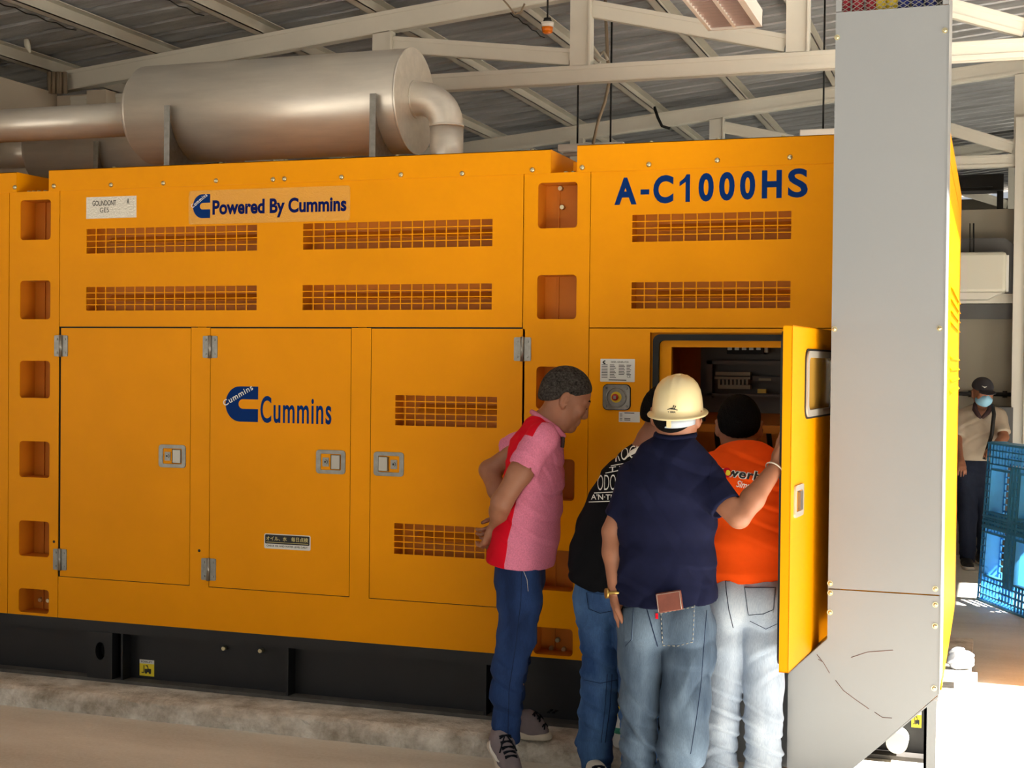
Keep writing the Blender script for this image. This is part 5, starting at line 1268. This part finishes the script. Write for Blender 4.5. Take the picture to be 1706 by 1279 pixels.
# ---- man in orange T-shirt, head in the opening
O_ = person((-.83, 5.40, 0.0), 'man in bright orange T-shirt and pale jeans, dark hair, bending into the control cubicle')
Y0 = 5.40
sp = [at(1247, 950, Y=Y0), at(1247, 900, Y=Y0), at(1246, 850, Y=5.42), at(1245, 805, Y=5.44), at(1243, 772, Y=5.47)]
shL, shR = at(1186, 784, Y=5.47), at(1298, 796, Y=5.47)
elL, wrL = at(1180, 860, Y=5.62), at(1205, 800, Y=5.84); elR, wrR = at(1312, 870, Y=5.62), at(1280, 830, Y=5.86)
hc = at(1231, 712, Y=5.60); hf = nrm((-.18, 1, -.32)); hu = nrm((-.04, .30, 1))
hipL, hipR = at(1213, 1018, Y=Y0), at(1273, 1018, Y=Y0)
knL, knR = at(1208, 1140, Y=5.38), at(1272, 1140, Y=5.38); anL, anR = at(1200, 1310, Y=5.40), at(1272, 1310, Y=5.40); anL[2] = anR[2] = .09
lo, hi = box_of([hc, hc + UP * .03, elL, elR, wrL, wrR, anL, anR], .14); s = Sdf(lo, hi, .0055)
head(s, hc, hf, hu, 1.0)
s.chain([at(1240, 780, Y=5.48), at(1236, 755, Y=5.53), at(1233, 732, Y=5.57)], [.066, .058, .056], .03)
s.chain(sp, [.095, .095, .095, .095, .08], .03, (1, 0, 0), .68)
for a, e, w_, pn, th in ((shL, elL, wrL, (0, 0, -1), -1), (shR, elR, wrR, (0, 0, -1), 1)):
    s.cone(a, e, .052, .044, .03); s.cone(e, w_, .044, .028, .02); hand(s, w_, w_ - e, pn, (.3, .4, .3), th)
for a, e, w_ in ((hipL, knL, anL), (hipR, knR, anR)): s.cone(a, e, .07, .05, .03); s.cone(e, w_, .05, .035, .02)
s.build('body', M['skin'], O_)
hair(hc, hf, hu, 1.0, (.08, .05), (-.115, -.092), .005, .008).build('hair', M['hair'], O_)
lo, hi = box_of(sp + [shL, shR, elL, elR], .17); s = Sdf(lo, hi, .005)
s.chain([at(1247, 975, Y=Y0)] + sp, [.110, .110, .112, .112, .112, .094], .03, (1, 0, 0), .68)
s.cone(at(1241, 772, Y=5.50), shL, .056, .058, .04); s.cone(at(1241, 772, Y=5.50), shR, .056, .058, .04); s.cone(at(1238, 768, Y=5.52), at(1243, 790, Y=5.47), .058, .08, .04)
mL, mR = shL + (elL - shL) * .72, shR + (elR - shR) * .72
s.cone(shL, mL, .066, .062, .03, flat=True); s.cone(shR, mR, .066, .062, .03, flat=True)
s.folds(.006, [((.30, .1, 1), .075, .9), ((-.12, .2, 1), .12, .8), ((1, .1, -.8), .17, .4)], None, 43)
s.cut(at(1246, 962, Y=Y0), (.10, .1, -1), .006); s.cone(at(1236, 744, Y=5.54), at(1232, 706, Y=5.60), .058, .08, .004, mode='sub')
s.build('t_shirt', M['orange'], O_); tr = s.tree()
b = MB(); b.tube([at(1238, 746, Y=5.52) + np.array((.060 * math.cos(a), .056 * math.sin(a), .008 + .018 * math.cos(a) * .3)) for a in np.linspace(PI * 1.35, PI * 1.95, 10)], .012, 8); b.build('inner_collar', M['lilac'], O_)
b = MB(); b.tube([at(1224 + 4 * k, 741 + (1 if k % 2 else 0), Y=5.47) for k in range(6)], .004, 6); b.build('neck_chain', M['chrome'], O_)
Yq = 5.15
o0 = at(1206, 789, Y=Yq); uxx = nrm(at(1290, 802, Y=Yq) - o0)
L1 = np.linalg.norm(at(1284, 806, Y=Yq) - o0)
cloth_text('shirt_outline', 'powerbo', tr, o0 - uxx * .060 + UP * -.020, uxx, UP, L1 + .060, .050, M['white_ink'], O_, bold=.075, shear=.2, off=.0016, spacing=1.08)
cloth_text('shirt_lettering', 'powerbo', tr, o0 - uxx * .060 + UP * -.018, uxx, UP, L1 + .060, .046, M['black_ink'], O_, bold=.028, shear=.2, off=.0026, spacing=1.12)
cc = at(1211, 787, Y=Yq); b = MB(); P = project(tr, [cc + np.array((.017 * math.cos(a), 0, .019 * math.sin(a))) for a in np.linspace(0, 2 * PI, 24)[:-1]] , None, .0034); b.add(P, [tuple(range(23))]); b.build('shirt_emblem', M['red'], O_)
cc = cc + np.array((.004, 0, -.001)); b = MB(); P = project(tr, [cc + np.array((.010 * math.cos(a), 0, .011 * math.sin(a))) for a in np.linspace(0, 2 * PI, 16)[:-1]], None, .0042); b.add(P, [tuple(range(15))]); b.build('shirt_emblem', M['lemon'], O_)
o1 = at(1226, 809, Y=Yq); cloth_text('shirt_tagline', 'Simply T', tr, o1 + UP * -.012, nrm(at(1265, 816, Y=Yq) - at(1226, 809, Y=Yq)), UP, .104, .034, M['white_ink'], O_, bold=.012, shear=.45, off=.002)
b = MB(); q = at(1304, 815, Y=5.30); b.box(q[0] - .012, q[0] + .008, q[1], q[1] + .003, q[2] - .01, q[2] + .01); 
lo, hi = box_of([hipL, hipR, knL, knR, anL, anR, at(1246, 950, Y=Y0)], .2); s = Sdf(lo, hi, .005)
s.cone(at(1246, 968, Y=Y0), at(1246, 990, Y=Y0), .094, .102, .03, (1, 0, 0), .70)
s.ell(at(1220, 1005, Y=5.33), (.080, .075, .10), .04); s.ell(at(1274, 1008, Y=5.33), (.082, .075, .10), .04)
s.chain([hipL, at(1210, 1075, Y=5.38), knL, at(1203, 1200, Y=5.36), at(1198, 1260, Y=5.38), anL], [.085, .076, .066, .064, .064, .066], .02)
s2 = Sdf(lo, hi, .005); s2.chain([hipR, at(1273, 1075, Y=5.38), knR, at(1272, 1200, Y=5.36), at(1272, 1260, Y=5.38), anR], [.088, .084, .076, .070, .066, .066], .02); s.merge(s2, .006)
s.folds(.010, [((.35, .1, 1), .065, .9), ((-.5, .2, 1), .09, .8)], (-.1, .70, .15), 51)
s.cut((0, 0, .035), (0, 0, -1), .006)
s.build('jeans', M['jeans_pale'], O_); tr = s.tree(); Yq = 5.0
patch('back_pocket', tr, [at(1238, 976, Y=Yq), at(1294, 976, Y=Yq), at(1290, 1022, Y=Yq), at(1244, 1028, Y=Yq)], M['jeans_pale'], O_, off=.003)
seam('pocket_stitching', tr, [at(1238, 977, Y=Yq), at(1294, 977, Y=Yq), at(1290, 1016, Y=Yq), at(1272, 1024, Y=Yq), at(1246, 1026, Y=Yq), at(1239, 978, Y=Yq)], .0018, M['stitch'], O_, off=.004)
seam('pocket_flap_seam', tr, [at(1248, 1034, Y=Yq), at(1276, 1048, Y=Yq), at(1302, 1036, Y=Yq)], .002, M['stitch'], O_)
seam('centre_seam', tr, [at(1208, 958, Y=Yq), at(1210, 985, Y=Yq), at(1214, 1015, Y=Yq), at(1222, 1048, Y=Yq)], .0026, M['stitch'], O_)
seam('waistband_seam', tr, [at(1190, 964, Y=Yq), at(1210, 968, Y=Yq), at(1250, 966, Y=Yq), at(1298, 964, Y=Yq)], .002, M['stitch'], O_)
for a in (anL, anR): shoe((a[0], a[1] - .06, 0.0), (a[0], a[1] + .21, 0.0), O_, 'shoe_grey', laces=False)

# ---- man in black T-shirt bending behind the navy polo
B_ = person((-1.5, 5.42, 0.0), 'man in black T-shirt with white print and blue jeans, half hidden behind the navy polo')
sp = [at(1014, 960, Y=5.42), at(1018, 920, Y=5.43), at(1029, 880, Y=5.45), at(1046, 838, Y=5.48), at(1064, 800, Y=5.51), at(1080, 768, Y=5.55)]
shL, shR = at(1040, 790, Y=5.62), at(1122, 780, Y=5.50)
elL, wrL = at(1060, 850, Y=5.80), at(1110, 800, Y=5.86); elR, wrR = at(1140, 850, Y=5.62), at(1135, 800, Y=5.80)
hc = at(1110, 694, Y=5.62); hf = nrm((.5, 1, -.25)); hu = nrm((.20, .25, 1))
hipL, hipR = at(992, 1000, Y=5.44), at(1052, 1000, Y=5.40); knL, knR = at(1000, 1130, Y=5.42), at(1062, 1130, Y=5.36); anL, anR = at(994, 1270, Y=5.46), at(1066, 1300, Y=5.40); anL[2] = anR[2] = .09
lo, hi = box_of([hc, hc + UP * .03, elL, elR, wrL, anL, anR], .14); s = Sdf(lo, hi, .0055)
head(s, hc, hf, hu, 1.0)
s.chain([at(1082, 762, Y=5.55), at(1088, 735, Y=5.57), at(1100, 712, Y=5.60)], [.075, .064, .058], .03)
s.chain(sp, [.10, .10, .10, .10, .095, .08], .03, (1, 0, 0), .75)
for a, e, w_, th in ((shL, elL, wrL, -1), (shR, elR, wrR, 1)):
    s.cone(a, e, .05, .043, .03); s.cone(e, w_, .043, .028, .02); hand(s, w_, (.3, 1, 0), (0, 0, -1), (.3, .4, .3), th)
for a, e, w_ in ((hipL, knL, anL), (hipR, knR, anR)): s.cone(a, e, .07, .05, .03); s.cone(e, w_, .05, .035, .02)
s.build('body', M['skin_dark'], B_)
hair(hc, hf, hu, 1.0, (.08, .05), (-.115, -.055), .005, .010).build('hair', M['hair'], B_)
lo, hi = box_of(sp + [shL, shR, elL, elR], .18); s = Sdf(lo, hi, .005)
s.chain(sp, [.122, .122, .120, .118, .110, .085], .03, (1, 0, 0), .75)
s.cone(at(1086, 752, Y=5.56), shL, .055, .060, .04); s.cone(at(1086, 752, Y=5.56), shR, .055, .060, .04)
s.cone(shL, shL + (elL - shL) * .7, .066, .062, .03, flat=True); s.cone(shR, shR + (elR - shR) * .7, .066, .062, .03, flat=True)
s.folds(.009, [((.6, .1, 1), .11, .7), ((-.5, .1, 1), .13, .5)], None, 61)
s.cut(at(1000, 976, Y=5.42), (-.26, .1, -1), .006); s.cone(at(1092, 728, Y=5.58), at(1108, 690, Y=5.61), .062, .08, .004, mode='sub')
s.build('t_shirt', M['black_tee'], B_); tr = s.tree(); Yq = 5.2
def bar_on(px0, py0, px1, py1, r): return seam('shirt_bar', tr, [at(px0, py0, Y=Yq), at(px1, py1, Y=Yq)], r, M['white_ink'], B_, off=.001)
bar_on(980, 836, 1040, 834, .0032); bar_on(989, 821, 1050, 818, .0032); bar_on(1008, 788, 1050, 780, .003); bar_on(1017, 776, 1060, 768, .003)
cloth_text('shirt_lettering', "A'N\u00b7TI", tr, at(984, 832, Y=Yq), (1, 0, .03), UP, .085, .022, M['white_ink'], B_, bold=.01, off=.002)
cloth_text('shirt_lettering', 'ODOOR', tr, at(994, 817, Y=Yq), (1, 0, .06), UP, .125, .062, M['white_ink'], B_, bold=-.012, off=.002)
cloth_text('shirt_lettering', 'T.T', tr, at(1014, 786, Y=Yq), (1, 0, .15), UP, .07, .018, M['white_ink'], B_, off=.002)
cloth_text('shirt_lettering', 'ROCK', tr, at(1024, 770, Y=Yq), (1, 0, .25), UP, .11, .05, M['white_ink'], B_, bold=-.01, off=.002)
lo, hi = box_of([hipL, hipR, knL, knR, anL, anR, at(1014, 950, Y=5.42)], .2); s = Sdf(lo, hi, .005)
s.cone(at(1016, 950, Y=5.42), at(1018, 985, Y=5.42), .108, .112, .03, (1, 0, 0), .76)
s.chain([hipL, at(998, 1050, Y=5.42), at(1001, 1090, Y=5.42), knL, at(996, 1190, Y=5.43), at(990, 1240, Y=5.45), anL], [.092, .078, .072, .074, .074, .068, .062], .025)
s.chain([hipR, at(1058, 1060, Y=5.38), knR, at(1064, 1200, Y=5.37), anR], [.092, .078, .072, .072, .070], .02)
s.folds(.010, [((.5, .1, 1), .075, .8), ((-.5, .2, 1), .10, .7), ((1, .3, .1), .09, .3)], (-.1, .82, .14), 71)
s.cut((0, 0, .035), (0, 0, -1), .006)
s.build('jeans', M['jeans_blue'], B_); tr = s.tree(); Yq = 5.1
patch('back_pocket', tr, [at(976, 985, Y=Yq), at(1022, 992, Y=Yq), at(1018, 1020, Y=Yq), at(982, 1018, Y=Yq)], M['jeans_blue'], B_, off=.003)
seam('pocket_stitching', tr, [at(976, 986, Y=Yq), at(980, 1014, Y=Yq), at(1000, 1022, Y=Yq), at(1020, 1018, Y=Yq)], .002, M['stitch'], B_, off=.004)
seam('side_seam', tr, [at(1020, 1120, Y=Yq), at(1016, 1180, Y=Yq), at(1008, 1240, Y=Yq)], .0028, M['stitch'], B_); seam('side_seam', tr, [at(1012, 1120, Y=Yq), at(1008, 1180, Y=Yq), at(1001, 1240, Y=Yq)], .002, M['stitch'], B_)
seam('knee_seam', tr, [at(972, 1132, Y=Yq), at(1000, 1138, Y=Yq), at(1030, 1132, Y=Yq)], .002, M['stitch'], B_)
e_ = at(1022, 1275, Y=5.30)
shoe((anL[0] - .01, 5.43, 0.0), (anL[0] + .12, 5.19, 0.0), B_, 'sole'); shoe((anR[0], 5.42, 0.0), (anR[0] + .03, 5.69 - .04, 0.0), B_, 'sole', laces=False)

# ---- masked man in cap by the back wall
C2 = person((-.10, 12.6, 0.0), 'man in dark cap and blue face mask, beige polo, standing behind the blue pallet')
Y0 = 12.6
sp = [at(1624, 760, Y=Y0), at(1626, 735, Y=Y0), at(1628, 712, Y=Y0), at(1632, 692, Y=Y0)]
shR, shL = at(1602, 697, Y=Y0), at(1664, 695, Y=Y0)
elR, wrR = at(1594, 735, Y=12.5), at(1600, 765, Y=12.35); elL, wrL = at(1672, 728, Y=12.5), at(1655, 745, Y=12.3)
hc = at(1637, 655, Y=12.55); hf = nrm((.34, -1, -.28)); hu = nrm((.05, -.2, 1))
hipR, hipL = at(1610, 790, Y=Y0), at(1638, 790, Y=Y0); knR, knL = at(1612, 860, Y=12.5), at(1642, 860, Y=12.65); anR, anL = at(1612, 930, Y=12.5), at(1640, 930, Y=12.75); anR[2] = anL[2] = .09
lo, hi = box_of([hc + UP * .05, elR, elL, wrR, wrL, anR, anL], .17); s = Sdf(lo, hi, .008)
head(s, hc, hf, hu, 1.0); s.cone(at(1633, 690, Y=Y0), at(1636, 668, Y=12.58), .065, .058, .03); s.chain(sp, [.10, .10, .10, .09], .03, (1, 0, 0), .66)
for a, e, w_, th in ((shR, elR, wrR, -1), (shL, elL, wrL, 1)):
    s.cone(a, e, .052, .042, .03); s.cone(e, w_, .042, .028, .02); hand(s, w_, w_ - e, (0, 0, -1), (.3, .4, .3), th)
for a, e, w_ in ((hipR, knR, anR), (hipL, knL, anL)): s.cone(a, e, .07, .05, .03); s.cone(e, w_, .05, .035, .02)
s.build('body', M['skin'], C2)
lo, hi = box_of(sp + [shR, shL, elR, elL], .2); s = Sdf(lo, hi, .008)
s.chain(sp, [.125, .125, .122, .10], .03, (1, 0, 0), .68)
s.cone(at(1634, 684, Y=Y0), shR, .06, .062, .04); s.cone(at(1634, 684, Y=Y0), shL, .06, .062, .04)
s.cone(shR, shR + (elR - shR) * .8, .068, .064, .03, flat=True); s.cone(shL, shL + (elL - shL) * .8, .068, .064, .03, flat=True)
s.folds(.008, [((.5, .2, 1), .14, .7), ((-.5, .2, 1), .12, .6)], None, 81); s.cut(at(1624, 766, Y=Y0), (0, 0, -1), .006)
s.cone(at(1636, 684, Y=12.50), at(1637, 660, Y=12.52), .062, .08, .004, mode='sub'); s.build('polo_shirt', M['beige_polo'], C2)
b = MB(); P = [at(1625, 672, Y=12.54), at(1624, 682, Y=12.49), at(1629, 690, Y=12.465), at(1634, 696, Y=12.45)]; b.tube(P, [.018, .022, .02, .012], 8); P = [at(1648, 672, Y=12.54), at(1650, 680, Y=12.49), at(1645, 688, Y=12.465), at(1636, 696, Y=12.45)]; b.tube(P, [.018, .022, .02, .012], 8); b.build('collar', M['maroon'], C2)
b = MB(); b.tube([at(1646, 676, Y=12.62), at(1654, 676, Y=12.50), at(1656, 690, Y=12.44), at(1652, 725, Y=12.42), at(1640, 765, Y=12.42)], .017, 8); b.build('shoulder_strap', M['cable_black'], C2)
lo, hi = box_of([hipR, hipL, anR, anL, at(1624, 760, Y=Y0)], .2); s = Sdf(lo, hi, .008)
s.cone(at(1624, 762, Y=Y0), at(1624, 785, Y=Y0), .11, .115, .03, (1, 0, 0), .7)
s.chain([hipR, knR, anR], [.095, .078, .066], .03); s.chain([hipL, knL, anL], [.095, .074, .062], .03); s.folds(.008, [((.4, .1, 1), .10, .8)], None, 91); s.cut((0, 0, .04), (0, 0, -1), .006); s.build('trousers', M['trousers_dark'], C2)
for a, e in ((anR, .02), (anL, .05)): shoe((a[0] - e, a[1] + .07, 0.0), (a[0] + e, a[1] - .2, 0.0), C2, 'cable_black', laces=False, h=.007)
f = hf; sd = nrm(np.cross(f, hu)); u = np.cross(sd, f)
s = Sdf(hc - .2, hc + .22, .006); s.ell(hc + u * .045 - f * .012, (.090, .112, .092), .01, f, u); s.cut(hc + u * .045, -u * 1 - f * .08, .006); s.ell(hc + u * .043 + f * .125, (.072, .072, .010), .012, f, u + f * .25); s.build('cap', M['cap'], C2)
s = Sdf(hc - .16, hc + .16, .006); s.ell(hc - u * .045 + f * .040, (.072, .078, .058), .01, f, u); s.ell(hc - u * .04 + f * .085, (.03, .035, .045), .03, f, u); s.cut(hc - u * .0 + f * .0, -f, .006); s.build('face_mask', M['mask'], C2)
b = MB(); q = hc + u * .085 + f * .090 + sd * .02; b.tube([q - sd * .02, q + f * .006 - u * .005, q + sd * .022 + u * .006], [.002, .006, .002], 6); b.build('cap_mark', M['white_ink'], C2)
